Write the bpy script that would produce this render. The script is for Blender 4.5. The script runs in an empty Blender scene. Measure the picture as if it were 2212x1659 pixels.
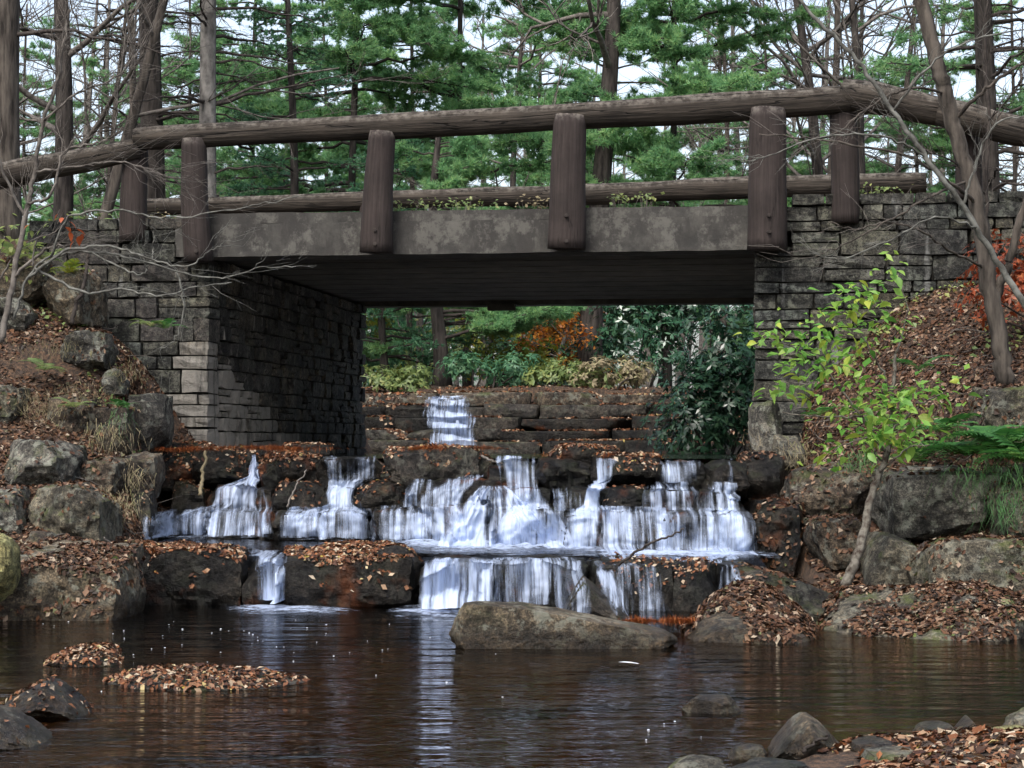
import bpy, math, random
import numpy as np
from mathutils import Vector, Matrix

random.seed(7)
RNG = np.random.default_rng(7)
scene = bpy.context.scene
col = scene.collection

# ------------------------------------------------------------------ camera
FOC = 4500.0            # focal length in units of a 2212-wide picture
EYE = 1.12
PITCH = math.atan(131 / FOC)
cam_d = bpy.data.cameras.new('camera')
cam_d.sensor_width = 36.0
cam_d.lens = 36.0 * FOC / 2212.0
cam_d.clip_end = 3000
cam = bpy.data.objects.new('camera', cam_d)
col.objects.link(cam)
cam.location = (0, 0, EYE)
cam.rotation_euler = (math.pi / 2 + PITCH, 0, 0)
scene.camera = cam

# ------------------------------------------------------------------ sky, sun, exposure
SUN_EL, SUN_AZ = math.radians(52), math.radians(205)     # azimuth clockwise from +Y
world = bpy.data.worlds.new('World')
scene.world = world
world.use_nodes = True
wn, wl = world.node_tree.nodes, world.node_tree.links
bg = wn['Background']
sky = wn.new('ShaderNodeTexSky')
sky.sky_type = 'NISHITA'
sky.sun_disc = False
sky.sun_elevation = SUN_EL
sky.sun_rotation = SUN_AZ
sky.air_density = 1.0
sky.dust_density = 4.0
sky.ozone_density = 1.0
hs = wn.new('ShaderNodeHueSaturation')
hs.inputs['Saturation'].default_value = 0.68
wl.new(sky.outputs[0], hs.inputs['Color'])
wl.new(hs.outputs[0], bg.inputs['Color'])
bg.inputs['Strength'].default_value = 0.15
sun_d = bpy.data.lights.new('sun', 'SUN')
sun_d.energy = 1.4
sun_d.angle = math.radians(25)
sun_d.color = (1.0, 0.975, 0.94)
sun = bpy.data.objects.new('sun', sun_d)
col.objects.link(sun)
sd = Vector((math.sin(SUN_AZ) * math.cos(SUN_EL), math.cos(SUN_AZ) * math.cos(SUN_EL), math.sin(SUN_EL)))
sun.rotation_euler = sd.to_track_quat('Z', 'Y').to_euler()
sun.location = (0, 0, 40)
vs = scene.view_settings
vs.view_transform = 'Standard'
vs.look = 'None'
vs.exposure = 1.25
vs.gamma = 1.0
vs.use_curve_mapping = False
scene.cycles.use_denoising = True
scene.cycles.use_adaptive_sampling = True
scene.cycles.adaptive_threshold = 0.02
scene.cycles.max_bounces = 8
scene.cycles.diffuse_bounces = 4
scene.cycles.glossy_bounces = 3
scene.cycles.transmission_bounces = 4
scene.cycles.transparent_max_bounces = 16

# ------------------------------------------------------------------ helpers
CP, SP = math.cos(PITCH), math.sin(PITCH)


def ray(px, py):
    xc = (px - 1106.0) / FOC
    yc = (829.5 - py) / FOC
    return Vector((xc, CP - yc * SP, SP + yc * CP))


def at(px, py, Y):
    """world point seen at picture position (px, py) at distance Y"""
    d = ray(px, py)
    return Vector((0, 0, EYE)) + d * (Y / d.y)


def at_np(px, py, Y):
    yc = (829.5 - py) / FOC
    dy = CP - yc * SP
    t = Y / dy
    return np.stack([(px - 1106.0) / FOC * t, Y + 0 * t, EYE + (SP + yc * CP) * t], -1)


def on_z_np(px, py, z):
    yc = (829.5 - py) / FOC
    t = (z - EYE) / (SP + yc * CP)
    return np.stack([(px - 1106.0) / FOC * t, (CP - yc * SP) * t, z + 0 * t], -1)


def on_z(px, py, z):
    d = ray(px, py)
    return Vector((0, 0, EYE)) + d * ((z - EYE) / d.z)


PSI = math.atan(646 / FOC)
E_U = Vector((math.cos(PSI), -math.sin(PSI), 0))      # along the bridge
E_V = Vector((math.sin(PSI), math.cos(PSI), 0))       # upstream
B0 = at(1040, 960, 19.0)
B0.z = 0.0


def bw(u, v, z):
    return B0 + E_U * u + E_V * v + Vector((0, 0, z))


def bp(px, py, v):
    """(u, z) on the plane at distance v behind the near face of the bridge"""
    d = ray(px, py)
    o = Vector((0, 0, EYE))
    t = (v - (o - B0).dot(E_V)) / d.dot(E_V)
    p = o + d * t
    return (p - B0).dot(E_U), p.z


def lerp(a, b, t):
    return a + (b - a) * t


def vnoise(p, seed=0):
    p = np.asarray(p, dtype=np.float64)
    i = np.floor(p).astype(np.int64)
    f = p - i
    f = f * f * (3 - 2 * f)

    def h(a, b, c):
        x = (a * 374761393 + b * 668265263 + c * 2147483647 + seed * 1274126177) & 0xFFFFFFFF
        x = ((x ^ (x >> 13)) * 1274126177) & 0xFFFFFFFF
        x = x ^ (x >> 16)
        return (x & 0xFFFF) / 32767.5 - 1.0
    r = 0
    for dx in (0, 1):
        wx = f[:, 0] if dx else 1 - f[:, 0]
        for dy in (0, 1):
            wy = f[:, 1] if dy else 1 - f[:, 1]
            for dz in (0, 1):
                wz = f[:, 2] if dz else 1 - f[:, 2]
                r = r + wx * wy * wz * h(i[:, 0] + dx, i[:, 1] + dy, i[:, 2] + dz)
    return r


def fbm(p, seed=0, octv=3):
    p = np.asarray(p, dtype=np.float64)
    r, a = 0, 1.0
    for k in range(octv):
        r = r + a * vnoise(p * (2.03 ** k) + 17.3 * k, seed + k)
        a *= 0.5
    return r


def mesh_from(name, V, F, mats=(), smooth=False):
    """V: (n,3) array; F: list of (m,3) / (m,4) index arrays"""
    V = np.asarray(V, dtype=np.float32)
    if not isinstance(F, (list, tuple)):
        F = [F]
    F = [np.asarray(f, dtype=np.int32) for f in F if len(f)]
    me = bpy.data.meshes.new(name)
    me.vertices.add(len(V))
    me.vertices.foreach_set('co', V.ravel())
    loops = np.concatenate([f.ravel() for f in F])
    tot = np.concatenate([np.full(len(f), f.shape[1], dtype=np.int32) for f in F])
    st = np.concatenate([[0], np.cumsum(tot)[:-1]]).astype(np.int32)
    me.loops.add(len(loops))
    me.loops.foreach_set('vertex_index', loops)
    me.polygons.add(len(tot))
    me.polygons.foreach_set('loop_start', st)
    me.polygons.foreach_set('loop_total', tot)
    me.polygons.foreach_set('use_smooth', np.full(len(tot), bool(smooth)))
    for m in mats:
        me.materials.append(m)
    me.update(calc_edges=True)
    return me


class MB:
    """collects pieces of one mesh"""

    def __init__(self):
        self.V, self.T, self.Q, self.n = [], [], [], 0

    def add(self, V, T=None, Q=None):
        V = np.asarray(V, dtype=np.float64).reshape(-1, 3)
        if T is not None and len(T):
            self.T.append(np.asarray(T) + self.n)
        if Q is not None and len(Q):
            self.Q.append(np.asarray(Q) + self.n)
        self.V.append(V)
        self.n += len(V)

    def tube(self, pts, rad, sides=6, cap=True, wob=0.0, seed=0, flat=None):
        P = np.array([tuple(p) for p in pts], dtype=np.float64)
        n = len(P)
        R = np.asarray(rad, dtype=np.float64) if np.ndim(rad) else np.full(n, rad)
        T = np.gradient(P, axis=0)
        T /= np.linalg.norm(T, axis=1, keepdims=True) + 1e-9
        ref = np.array([0, 0, 1.0]) if abs(T[0, 2]) < 0.8 else np.array([1.0, 0, 0])
        A = np.cross(T, ref)
        A /= np.linalg.norm(A, axis=1, keepdims=True) + 1e-9
        B = np.cross(T, A)
        th = np.linspace(0, 2 * np.pi, sides, endpoint=False)
        ring = A[:, None, :] * np.cos(th)[None, :, None] + B[:, None, :] * np.sin(th)[None, :, None]
        rr = R[:, None] * np.ones((1, sides))
        if wob:
            q = P[:, None, :] * 2.0 + ring * 1.2
            rr = rr * (1 + wob * fbm(q.reshape(-1, 3), seed, 3).reshape(n, sides))
        V = P[:, None, :] + ring * rr[:, :, None]
        idx = np.arange(n * sides).reshape(n, sides)
        a, b = idx[:-1], idx[1:]
        Q = np.stack([a, b, np.roll(b, -1, 1), np.roll(a, -1, 1)], -1).reshape(-1, 4)
        V = V.reshape(-1, 3)
        Tt = []
        if cap:
            c0, c1 = len(V), len(V) + 1
            V = np.vstack([V, P[:1], P[-1:]])
            for k in range(sides):
                k2 = (k + 1) % sides
                Tt.append((c0, k, k2))
                Tt.append((c1, (n - 1) * sides + k2, (n - 1) * sides + k))
        self.add(V, Tt, Q)

    def box(self, c, s, rot=None):
        x = np.array([[i, j, k] for i in (-.5, .5) for j in (-.5, .5) for k in (-.5, .5)]) * np.array(s)
        if rot is not None:
            x = x @ np.array(rot).T
        self.add(x + np.array(c), None, [(0, 1, 3, 2), (4, 6, 7, 5), (0, 4, 5, 1), (2, 3, 7, 6), (0, 2, 6, 4), (1, 5, 7, 3)])

    def mesh(self, name, mats=(), smooth=False):
        V = np.vstack(self.V)
        F = []
        if self.T:
            F.append(np.vstack(self.T))
        if self.Q:
            F.append(np.vstack(self.Q))
        return mesh_from(name, V, F, mats, smooth)


def link(name, me, parent=None):
    o = bpy.data.objects.new(name, me)
    col.objects.link(o)
    if parent is not None:
        o.parent = parent
    return o


def tag(o, label, cat, group=None):
    o['label'] = label
    o['category'] = cat
    if group:
        o['group'] = group
    return o


def struct(o, kind='structure', label=None):
    o['kind'] = kind
    if label:
        o['label'] = label
    return o


def empty(name, loc=(0, 0, 0), rz=0.0):
    o = bpy.data.objects.new(name, None)
    o.empty_display_size = 0.1
    col.objects.link(o)
    o.location = loc
    o.rotation_euler = (0, 0, rz)
    return o


def copy_tree(o, parent=None):
    c = o.copy()
    col.objects.link(c)
    c.parent = parent
    for ch in o.children:
        copy_tree(ch, c)
    return c


# ------------------------------------------------------------------ materials
def new_mat(name):
    m = bpy.data.materials.new(name)
    m.use_nodes = True
    nt = m.node_tree
    b = nt.nodes['Principled BSDF']
    return m, nt, nt.nodes, nt.links, b


def nd(nt, t, **kw):
    n = nt.nodes.new('ShaderNode' + t)
    for k, v in kw.items():
        if k in n.inputs:
            n.inputs[k].default_value = v
        else:
            setattr(n, k, v)
    return n


def ramp(nt, fac, stops, interp='LINEAR'):
    r = nt.nodes.new('ShaderNodeValToRGB')
    cr = r.color_ramp
    cr.interpolation = interp
    while len(cr.elements) < len(stops):
        cr.elements.new(0.5)
    for e, (p, c) in zip(cr.elements, stops):
        e.position = p
        e.color = (*c, 1) if len(c) == 3 else c
    nt.links.new(fac, r.inputs['Fac'])
    return r.outputs['Color']


def mixc(nt, fac, a, b, blend='MIX'):
    m = nt.nodes.new('ShaderNodeMix')
    m.data_type = 'RGBA'
    m.blend_type = blend
    for s, v in ((m.inputs['Factor'], fac), (m.inputs[6], a), (m.inputs[7], b)):
        if isinstance(v, (int, float)):
            s.default_value = v
        elif isinstance(v, tuple):
            s.default_value = (*v, 1) if len(v) == 3 else v
        else:
            nt.links.new(v, s)
    return m.outputs[2]


def mth(nt, op, a, b=None, c=None, clamp=False):
    m = nt.nodes.new('ShaderNodeMath')
    m.operation = op
    m.use_clamp = clamp
    for k, v in enumerate((a, b, c)):
        if v is None:
            continue
        if isinstance(v, (int, float)):
            m.inputs[k].default_value = v
        else:
            nt.links.new(v, m.inputs[k])
    return m.outputs[0]


def maprange(nt, v, a, b, c=0.0, d=1.0):
    m = nt.nodes.new('ShaderNodeMapRange')
    m.interpolation_type = 'SMOOTHSTEP'
    nt.links.new(v, m.inputs['Value'])
    for k, x in zip(('From Min', 'From Max', 'To Min', 'To Max'), (a, b, c, d)):
        m.inputs[k].default_value = x
    return m.outputs['Result']


def pos(nt, scale=(1, 1, 1)):
    g = nt.nodes.new('ShaderNodeNewGeometry')
    mp = nt.nodes.new('ShaderNodeMapping')
    mp.inputs['Scale'].default_value = scale
    nt.links.new(g.outputs['Position'], mp.inputs['Vector'])
    return mp.outputs['Vector'], g


def noise(nt, vec, scale, detail=4, rough=0.55, out='Fac'):
    n = nt.nodes.new('ShaderNodeTexNoise')
    n.inputs['Scale'].default_value = scale
    n.inputs['Detail'].default_value = detail
    n.inputs['Roughness'].default_value = rough
    if vec is not None:
        nt.links.new(vec, n.inputs['Vector'])
    return n.outputs[out]


def bump(nt, h, strength, dist, bsdf):
    b = nt.nodes.new('ShaderNodeBump')
    b.inputs['Strength'].default_value = strength
    b.inputs['Distance'].default_value = dist
    nt.links.new(h, b.inputs['Height'])
    nt.links.new(b.outputs['Normal'], bsdf.inputs['Normal'])


DK = 0.62


def dk(c, k=None):
    k = DK if k is None else k
    return tuple(x * k for x in c)


def rock_mat(name, dark, light, lichen=0.3, moss=0.25, rough=0.85, mossc=(0.05, 0.065, 0.012), lichc=(0.32, 0.33, 0.27),
             water=None, rust=0.0, vary=0.0, spec=0.3):
    m, nt, N, L, b = new_mat(name)
    b.inputs['Specular IOR Level'].default_value = spec
    dark, light, mossc, lichc = dk(dark), dk(light), dk(mossc, .85), dk(lichc, .75)
    v, g = pos(nt)
    n1 = noise(nt, v, 3.2, 6, 0.62)
    c = ramp(nt, n1, [(0.4, dark), (0.62, light)])
    n2 = noise(nt, v, 22, 6, 0.75)
    c = mixc(nt, 0.85, c, ramp(nt, n2, [(0.4, (0.25, 0.25, 0.25)), (0.5, (0.85, 0.85, 0.85)), (0.6, (1.8, 1.75, 1.65))]), 'MULTIPLY')
    n6 = noise(nt, v, 85, 4, 0.7)
    c = mixc(nt, 0.8, c, ramp(nt, n6, [(0.4, (0.45, 0.44, 0.42)), (0.5, (0.95, 0.95, 0.95)), (0.6, (1.6, 1.58, 1.5))]), 'MULTIPLY')
    if rust:
        n5 = noise(nt, v, 2.1, 4, 0.6)
        c = mixc(nt, maprange(nt, n5, 0.56, 0.7, 0, rust), c, (0.12, 0.035, 0.01))
    if lichen:
        n3 = noise(nt, v, 9, 6, 0.75)
        f = maprange(nt, n3, 0.52, 0.6, 0, lichen)
        c = mixc(nt, f, c, lichc)
    if moss:
        n4 = noise(nt, v, 3.7, 5, 0.65)
        sx = N.new('ShaderNodeSeparateXYZ')
        L.new(g.outputs['Normal'], sx.inputs[0])
        up = maprange(nt, sx.outputs['Z'], -0.2, 0.75)
        f = mth(nt, 'MULTIPLY', up, maprange(nt, n4, 0.5, 0.64, 0, 1.0))
        f = mth(nt, 'MULTIPLY', f, moss)
        c = mixc(nt, f, c, mossc)
    if vary:
        oi = N.new('ShaderNodeObjectInfo')
        c = mixc(nt, 1.0, c, ramp(nt, oi.outputs['Random'], [(0.0, (1 - vary, 1 - vary, 1 - vary * 0.9)), (0.35, (1, 0.98, 0.95)),
                                                             (0.6, (0.8, 0.86, 0.9)), (0.85, (1.1, 1.0, 0.82)), (1.0, (1.3, 1.26, 1.18))]), 'MULTIPLY')
    b.inputs['Roughness'].default_value = rough
    if water is not None:
        sz = N.new('ShaderNodeSeparateXYZ')
        L.new(g.outputs['Position'], sz.inputs[0])
        wv = mth(nt, 'ADD', sz.outputs['Z'], mth(nt, 'MULTIPLY', n1, -0.12))
        w = maprange(nt, wv, water - 0.06, water + 0.05, 1, 0)
        c = mixc(nt, w, c, mixc(nt, 1.0, c, (0.33, 0.3, 0.27), 'MULTIPLY'))
        r = mth(nt, 'MULTIPLY_ADD', w, 0.3 - rough, rough)
        L.new(r, b.inputs['Roughness'])
    L.new(c, b.inputs['Base Color'])
    h = mth(nt, 'ADD', mth(nt, 'MULTIPLY', n1, 1.0), mth(nt, 'ADD', mth(nt, 'MULTIPLY', n2, 0.4), mth(nt, 'MULTIPLY', n6, 0.1)))
    bump(nt, h, 1.0, 0.06, b)
    return m


M = {}
M['rock_grey'] = rock_mat('rock_grey', (0.04, 0.038, 0.034), (0.17, 0.16, 0.14), 0.6, 0.6, water=0.1)
M['rock_brown'] = rock_mat('rock_brown', (0.03, 0.023, 0.018), (0.12, 0.092, 0.066), 0.35, 0.6, water=0.1)
M['rock_tan'] = rock_mat('rock_tan', (0.06, 0.048, 0.034), (0.23, 0.185, 0.13), 0.5, 0.35, water=0.06)
M['rock_dark'] = rock_mat('rock_dark', (0.018, 0.016, 0.015), (0.07, 0.06, 0.05), 0.15, 0.35, 0.6, spec=0.2)
M['rock_wet'] = rock_mat('rock_wet', (0.006, 0.006, 0.0065), (0.028, 0.024, 0.02), 0.05, 0.12, 0.42, rust=0.5, spec=0.16)
M['rock_moss'] = rock_mat('rock_moss', (0.06, 0.055, 0.045), (0.18, 0.16, 0.12), 0.35, 0.85, mossc=(0.06, 0.075, 0.015))
M['rock_yellow'] = rock_mat('rock_yellow', (0.16, 0.15, 0.06), (0.34, 0.31, 0.14), 0.5, 0.2, lichc=(0.42, 0.42, 0.2))


def wall_stone_mat():
    m = rock_mat('wall_stone', (0.026, 0.027, 0.025), (0.105, 0.104, 0.094), 0.3, 0.55, 0.9, vary=0.55, mossc=(0.045, 0.055, 0.02))
    nt = m.node_tree
    b = nt.nodes['Principled BSDF']
    src = b.inputs['Base Color'].links[0].from_socket
    v, g = pos(nt, (3.5, 3.5, 0.55))
    st = noise(nt, v, 2.2, 5, 0.6)
    nt.links.new(mixc(nt, maprange(nt, st, 0.6, 0.72, 0, 0.55), src, (0.2, 0.2, 0.19)), b.inputs['Base Color'])
    return m


M['wall_stone'] = wall_stone_mat()


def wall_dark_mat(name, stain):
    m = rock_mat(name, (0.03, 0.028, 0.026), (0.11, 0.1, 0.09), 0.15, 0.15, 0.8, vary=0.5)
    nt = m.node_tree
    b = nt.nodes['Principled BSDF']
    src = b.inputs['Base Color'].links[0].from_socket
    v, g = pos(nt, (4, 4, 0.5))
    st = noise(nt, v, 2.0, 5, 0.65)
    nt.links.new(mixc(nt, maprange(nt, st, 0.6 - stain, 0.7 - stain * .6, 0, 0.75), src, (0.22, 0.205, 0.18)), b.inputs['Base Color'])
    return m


M['wall_damp'] = wall_dark_mat('wall_damp', 0.0)
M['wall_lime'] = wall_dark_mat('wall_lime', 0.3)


def simple_mat(name, c1, c2, scale=6, rough=0.8, bs=0.4, bd=0.01, stretch=(1, 1, 1), detail=5):
    c1, c2 = dk(c1, .72), dk(c2, .72)
    m, nt, N, L, b = new_mat(name)
    v, g = pos(nt, stretch)
    n = noise(nt, v, scale, detail, 0.6)
    L.new(ramp(nt, n, [(0.36, c1), (0.62, c2)]), b.inputs['Base Color'])
    b.inputs['Specular IOR Level'].default_value = 0.25
    b.inputs['Roughness'].default_value = rough
    bump(nt, n, bs, bd, b)
    return m


def wood_mat(name, c1, c2, c3, along):
    """grain stretched along object axis"""
    m, nt, N, L, b = new_mat(name)
    tc = N.new('ShaderNodeTexCoord')
    mp = N.new('ShaderNodeMapping')
    s = [38, 38, 38]
    s[along] = 1.3
    mp.inputs['Scale'].default_value = s
    L.new(tc.outputs['Object'], mp.inputs['Vector'])
    n = noise(nt, mp.outputs[0], 1.0, 6, 0.65)
    c1, c2, c3 = dk(c1, .85), dk(c2, .85), dk(c3, .85)
    c = ramp(nt, n, [(0.28, c1), (0.5, c2), (0.78, c3)])
    mp3 = N.new('ShaderNodeMapping')
    s3 = [9, 9, 9]
    s3[along] = 0.5
    mp3.inputs['Scale'].default_value = s3
    L.new(tc.outputs['Object'], mp3.inputs['Vector'])
    nc = noise(nt, mp3.outputs[0], 1.0, 3, 0.5)
    crack = maprange(nt, mth(nt, 'ABSOLUTE', mth(nt, 'ADD', nc, -0.5)), 0.0, 0.014, 1.0, 0.0)
    c = mixc(nt, mth(nt, 'MULTIPLY', crack, 0.85 if along == 0 else 0.4), c, (0.006, 0.005, 0.004))
    v, g = pos(nt)
    n2 = noise(nt, v, 2.4, 5, 0.65)
    c = mixc(nt, 0.8, c, ramp(nt, n2, [(0.3, (0.55, 0.55, 0.55)), (0.7, (1.25, 1.22, 1.2))]), 'MULTIPLY')
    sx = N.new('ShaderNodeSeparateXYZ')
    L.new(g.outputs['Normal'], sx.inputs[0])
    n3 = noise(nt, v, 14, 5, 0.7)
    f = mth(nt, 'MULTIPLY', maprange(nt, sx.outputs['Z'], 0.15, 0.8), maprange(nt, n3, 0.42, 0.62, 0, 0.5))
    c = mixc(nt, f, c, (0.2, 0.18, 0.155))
    L.new(c, b.inputs['Base Color'])
    b.inputs['Roughness'].default_value = 0.9
    bump(nt, mth(nt, 'SUBTRACT', n, mth(nt, 'MULTIPLY', crack, 1.0 if along == 0 else 0.35)), 1.0 if along == 0 else 0.6, 0.025 if along == 0 else 0.015, b)
    b.inputs['Specular IOR Level'].default_value = 0.2
    return m


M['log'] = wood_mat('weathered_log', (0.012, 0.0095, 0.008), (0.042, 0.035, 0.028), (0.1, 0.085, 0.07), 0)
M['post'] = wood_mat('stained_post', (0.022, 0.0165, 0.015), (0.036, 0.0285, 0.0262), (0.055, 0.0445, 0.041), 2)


def concrete_mat():
    m, nt, N, L, b = new_mat('stained_concrete')
    v, g = pos(nt)
    n = noise(nt, v, 5, 6, 0.65)
    c = ramp(nt, n, [(0.36, (0.018, 0.017, 0.015)), (0.64, (0.05, 0.047, 0.041))])
    v2, _ = pos(nt, (3, 3, 0.9))
    s = noise(nt, v2, 1.5, 5, 0.7)
    c = mixc(nt, maprange(nt, s, 0.42, 0.56, 0.85, 0), c, (0.02, 0.018, 0.016))
    v3, _ = pos(nt, (2.6, 2.6, 2.2))
    p = noise(nt, v3, 1.5, 6, 0.78)
    c = mixc(nt, maprange(nt, p, 0.5, 0.62, 0, 0.45), c, (0.12, 0.115, 0.1))
    L.new(c, b.inputs['Base Color'])
    b.inputs['Roughness'].default_value = 0.9
    bump(nt, n, 0.6, 0.02, b)
    return m


M['concrete'] = concrete_mat()
M['soffit'] = simple_mat('damp_concrete_soffit', (0.03, 0.026, 0.02), (0.075, 0.066, 0.052), 4, 0.9)
M['mortar'] = simple_mat('dark_mortar', (0.016, 0.015, 0.013), (0.05, 0.046, 0.04), 9, 1.0)


def ground_mat():
    m, nt, N, L, b = new_mat('leafy_ground')
    v, g = pos(nt)
    n = noise(nt, v, 1.3, 6, 0.7)
    n2 = noise(nt, v, 30, 4, 0.7)
    c = ramp(nt, n2, [(0.38, (0.012, 0.007, 0.004)), (0.5, (0.038, 0.021, 0.011)), (0.62, (0.09, 0.05, 0.027))])
    c = mixc(nt, maprange(nt, n, 0.45, 0.7, 0, 0.6), c, (0.03, 0.021, 0.013))
    L.new(c, b.inputs['Base Color'])
    b.inputs['Roughness'].default_value = 0.95
    bump(nt, n2, 0.9, 0.03, b)
    return m


M['ground'] = ground_mat()


def leaf_litter_mat(name, stops):
    m, nt, N, L, b = new_mat(name)
    g = N.new('ShaderNodeNewGeometry')
    c = ramp(nt, g.outputs['Random Per Island'], [(p, dk(q, .8)) for p, q in stops], 'LINEAR')
    L.new(c, b.inputs['Base Color'])
    b.inputs['Roughness'].default_value = 0.6
    b.inputs['Specular IOR Level'].default_value = 0.25
    return m


LIT = [(0.0, (0.02, 0.009, 0.005)), (0.22, (0.06, 0.022, 0.01)), (0.42, (0.13, 0.047, 0.018)), (0.58, (0.22, 0.085, 0.032)),
       (0.7, (0.2, 0.1, 0.055)), (0.82, (0.27, 0.17, 0.1)), (0.92, (0.38, 0.29, 0.2)), (0.97, (0.46, 0.4, 0.31)), (1.0, (0.36, 0.27, 0.05))]
M['litter'] = leaf_litter_mat('fallen_leaves', LIT)
M['litter_bank'] = leaf_litter_mat('brown_bank_leaves', [(0.0, (0.012, 0.007, 0.004)), (0.3, (0.035, 0.016, 0.008)), (0.55, (0.075, 0.032, 0.015)),
                                                         (0.78, (0.13, 0.064, 0.032)), (0.91, (0.21, 0.135, 0.085)), (0.975, (0.34, 0.27, 0.2)), (1.0, (0.07, 0.1, 0.02))])
M['needles_brown'] = leaf_litter_mat('brown_needles', [(0, (0.14, 0.03, 0.008)), (0.5, (0.32, 0.085, 0.018)), (1, (0.42, 0.15, 0.04))])


def leaf_mat(name, stops, rough=0.5, trans=0.35):
    m, nt, N, L, b = new_mat(name)
    g = N.new('ShaderNodeNewGeometry')
    v, gg = pos(nt)
    n = noise(nt, v, 1.1, 3, 0.6)
    f = mth(nt, 'ADD', mth(nt, 'MULTIPLY', g.outputs['Random Per Island'], 0.6), mth(nt, 'MULTIPLY_ADD', n, 1.0, -0.3), clamp=True)
    c = ramp(nt, f, stops)
    L.new(c, b.inputs['Base Color'])
    b.inputs['Roughness'].default_value = rough
    tr = N.new('ShaderNodeBsdfTranslucent')
    L.new(c, tr.inputs['Color'])
    mx = N.new('ShaderNodeMixShader')
    mx.inputs['Fac'].default_value = trans
    L.new(b.outputs[0], mx.inputs[1])
    L.new(tr.outputs[0], mx.inputs[2])
    L.new(mx.outputs[0], N['Material Output'].inputs['Surface'])
    return m


M['pine'] = leaf_mat('pine_needles', [(0.1, (0.09, 0.22, 0.1)), (0.5, (0.18, 0.37, 0.16)), (0.9, (0.34, 0.5, 0.19))], 0.6, 0.62)
M['hemlock'] = leaf_mat('hemlock_needles', [(0.1, (0.05, 0.14, 0.08)), (0.5, (0.09, 0.23, 0.12)), (0.9, (0.16, 0.31, 0.14))], 0.5, 0.55)
M['rhodo'] = leaf_mat('rhododendron_leaf', [(0.1, (0.012, 0.04, 0.022)), (0.5, (0.025, 0.075, 0.04)), (0.9, (0.06, 0.12, 0.06))], 0.25, 0.15)
M['beech'] = leaf_mat('orange_beech_leaf', [(0.1, (0.3, 0.08, 0.012)), (0.5, (0.5, 0.18, 0.02)), (0.9, (0.52, 0.3, 0.05))], 0.5, 0.5)
M['redleaf'] = leaf_mat('rust_red_leaf', [(0.1, (0.2, 0.04, 0.015)), (0.6, (0.36, 0.08, 0.025)), (0.95, (0.4, 0.16, 0.04))], 0.5, 0.4)
M['yellowleaf'] = leaf_mat('yellow_green_leaf', [(0.1, (0.1, 0.16, 0.02)), (0.5, (0.22, 0.26, 0.03)), (0.9, (0.4, 0.33, 0.03))], 0.5, 0.5)
M['palegreen'] = leaf_mat('pale_green_leaf', [(0.1, (0.1, 0.15, 0.05)), (0.5, (0.17, 0.24, 0.08)), (0.9, (0.28, 0.29, 0.08))], 0.5, 0.45)
M['sapmix'] = leaf_mat('lime_green_leaf', [(0.1, (0.08, 0.24, 0.035)), (0.5, (0.16, 0.34, 0.05)), (0.9, (0.32, 0.42, 0.07))], 0.5, 0.5)
M['fern'] = leaf_mat('fern_green', [(0.1, (0.02, 0.08, 0.018)), (0.5, (0.04, 0.14, 0.028)), (0.9, (0.1, 0.2, 0.04))], 0.5, 0.4)
M['drygrass'] = leaf_mat('dry_grass', [(0.1, (0.12, 0.1, 0.05)), (0.6, (0.25, 0.2, 0.12)), (0.95, (0.2, 0.22, 0.07))], 0.7, 0.3)


def sapling_leaf_mat(name, ca, cb):
    m, nt, N, L, b = new_mat(name)
    oi = N.new('ShaderNodeObjectInfo')
    c = ramp(nt, oi.outputs['Random'], [(0.1, ca), (0.9, cb)])
    L.new(c, b.inputs['Base Color'])
    b.inputs['Roughness'].default_value = 0.5
    tr = N.new('ShaderNodeBsdfTranslucent')
    L.new(c, tr.inputs['Color'])
    mx = N.new('ShaderNodeMixShader')
    mx.inputs['Fac'].default_value = 0.45
    L.new(b.outputs[0], mx.inputs[1])
    L.new(tr.outputs[0], mx.inputs[2])
    L.new(mx.outputs[0], N['Material Output'].inputs['Surface'])
    return m


M['sap_green'] = sapling_leaf_mat('sapling_green_leaf', (0.1, 0.24, 0.04), (0.24, 0.38, 0.07))
M['sap_yellow'] = sapling_leaf_mat('sapling_yellow_leaf', (0.2, 0.34, 0.05), (0.38, 0.42, 0.06))
M['bark_grey'] = simple_mat('pale_grey_bark', (0.075, 0.07, 0.064), (0.25, 0.235, 0.215), 7, 0.9, 0.7, 0.02, (1, 1, 0.6))
M['bark_dark'] = simple_mat('dark_furrowed_bark', (0.016, 0.013, 0.012), (0.075, 0.064, 0.056), 9, 0.95, 0.9, 0.03, (1.6, 1.6, 0.3))
M['bark_brown'] = simple_mat('brown_furrowed_bark', (0.022, 0.018, 0.015), (0.12, 0.102, 0.085), 8, 0.95, 0.9, 0.03, (1.6, 1.6, 0.25))
M['twig'] = simple_mat('grey_twig', (0.07, 0.06, 0.052), (0.2, 0.18, 0.16), 12, 0.9, 0.3, 0.004)
M['twig_pale'] = simple_mat('lichen_twig', (0.06, 0.058, 0.05), (0.2, 0.2, 0.18), 12, 0.9, 0.3, 0.004)
M['twig_dark'] = simple_mat('dark_twig', (0.025, 0.02, 0.018), (0.07, 0.058, 0.05), 12, 0.9, 0.3, 0.004)
M['bark_sapling'] = simple_mat('blotched_sapling_bark', (0.04, 0.027, 0.02), (0.2, 0.185, 0.155), 22, 0.9, 0.5, 0.008)


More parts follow.
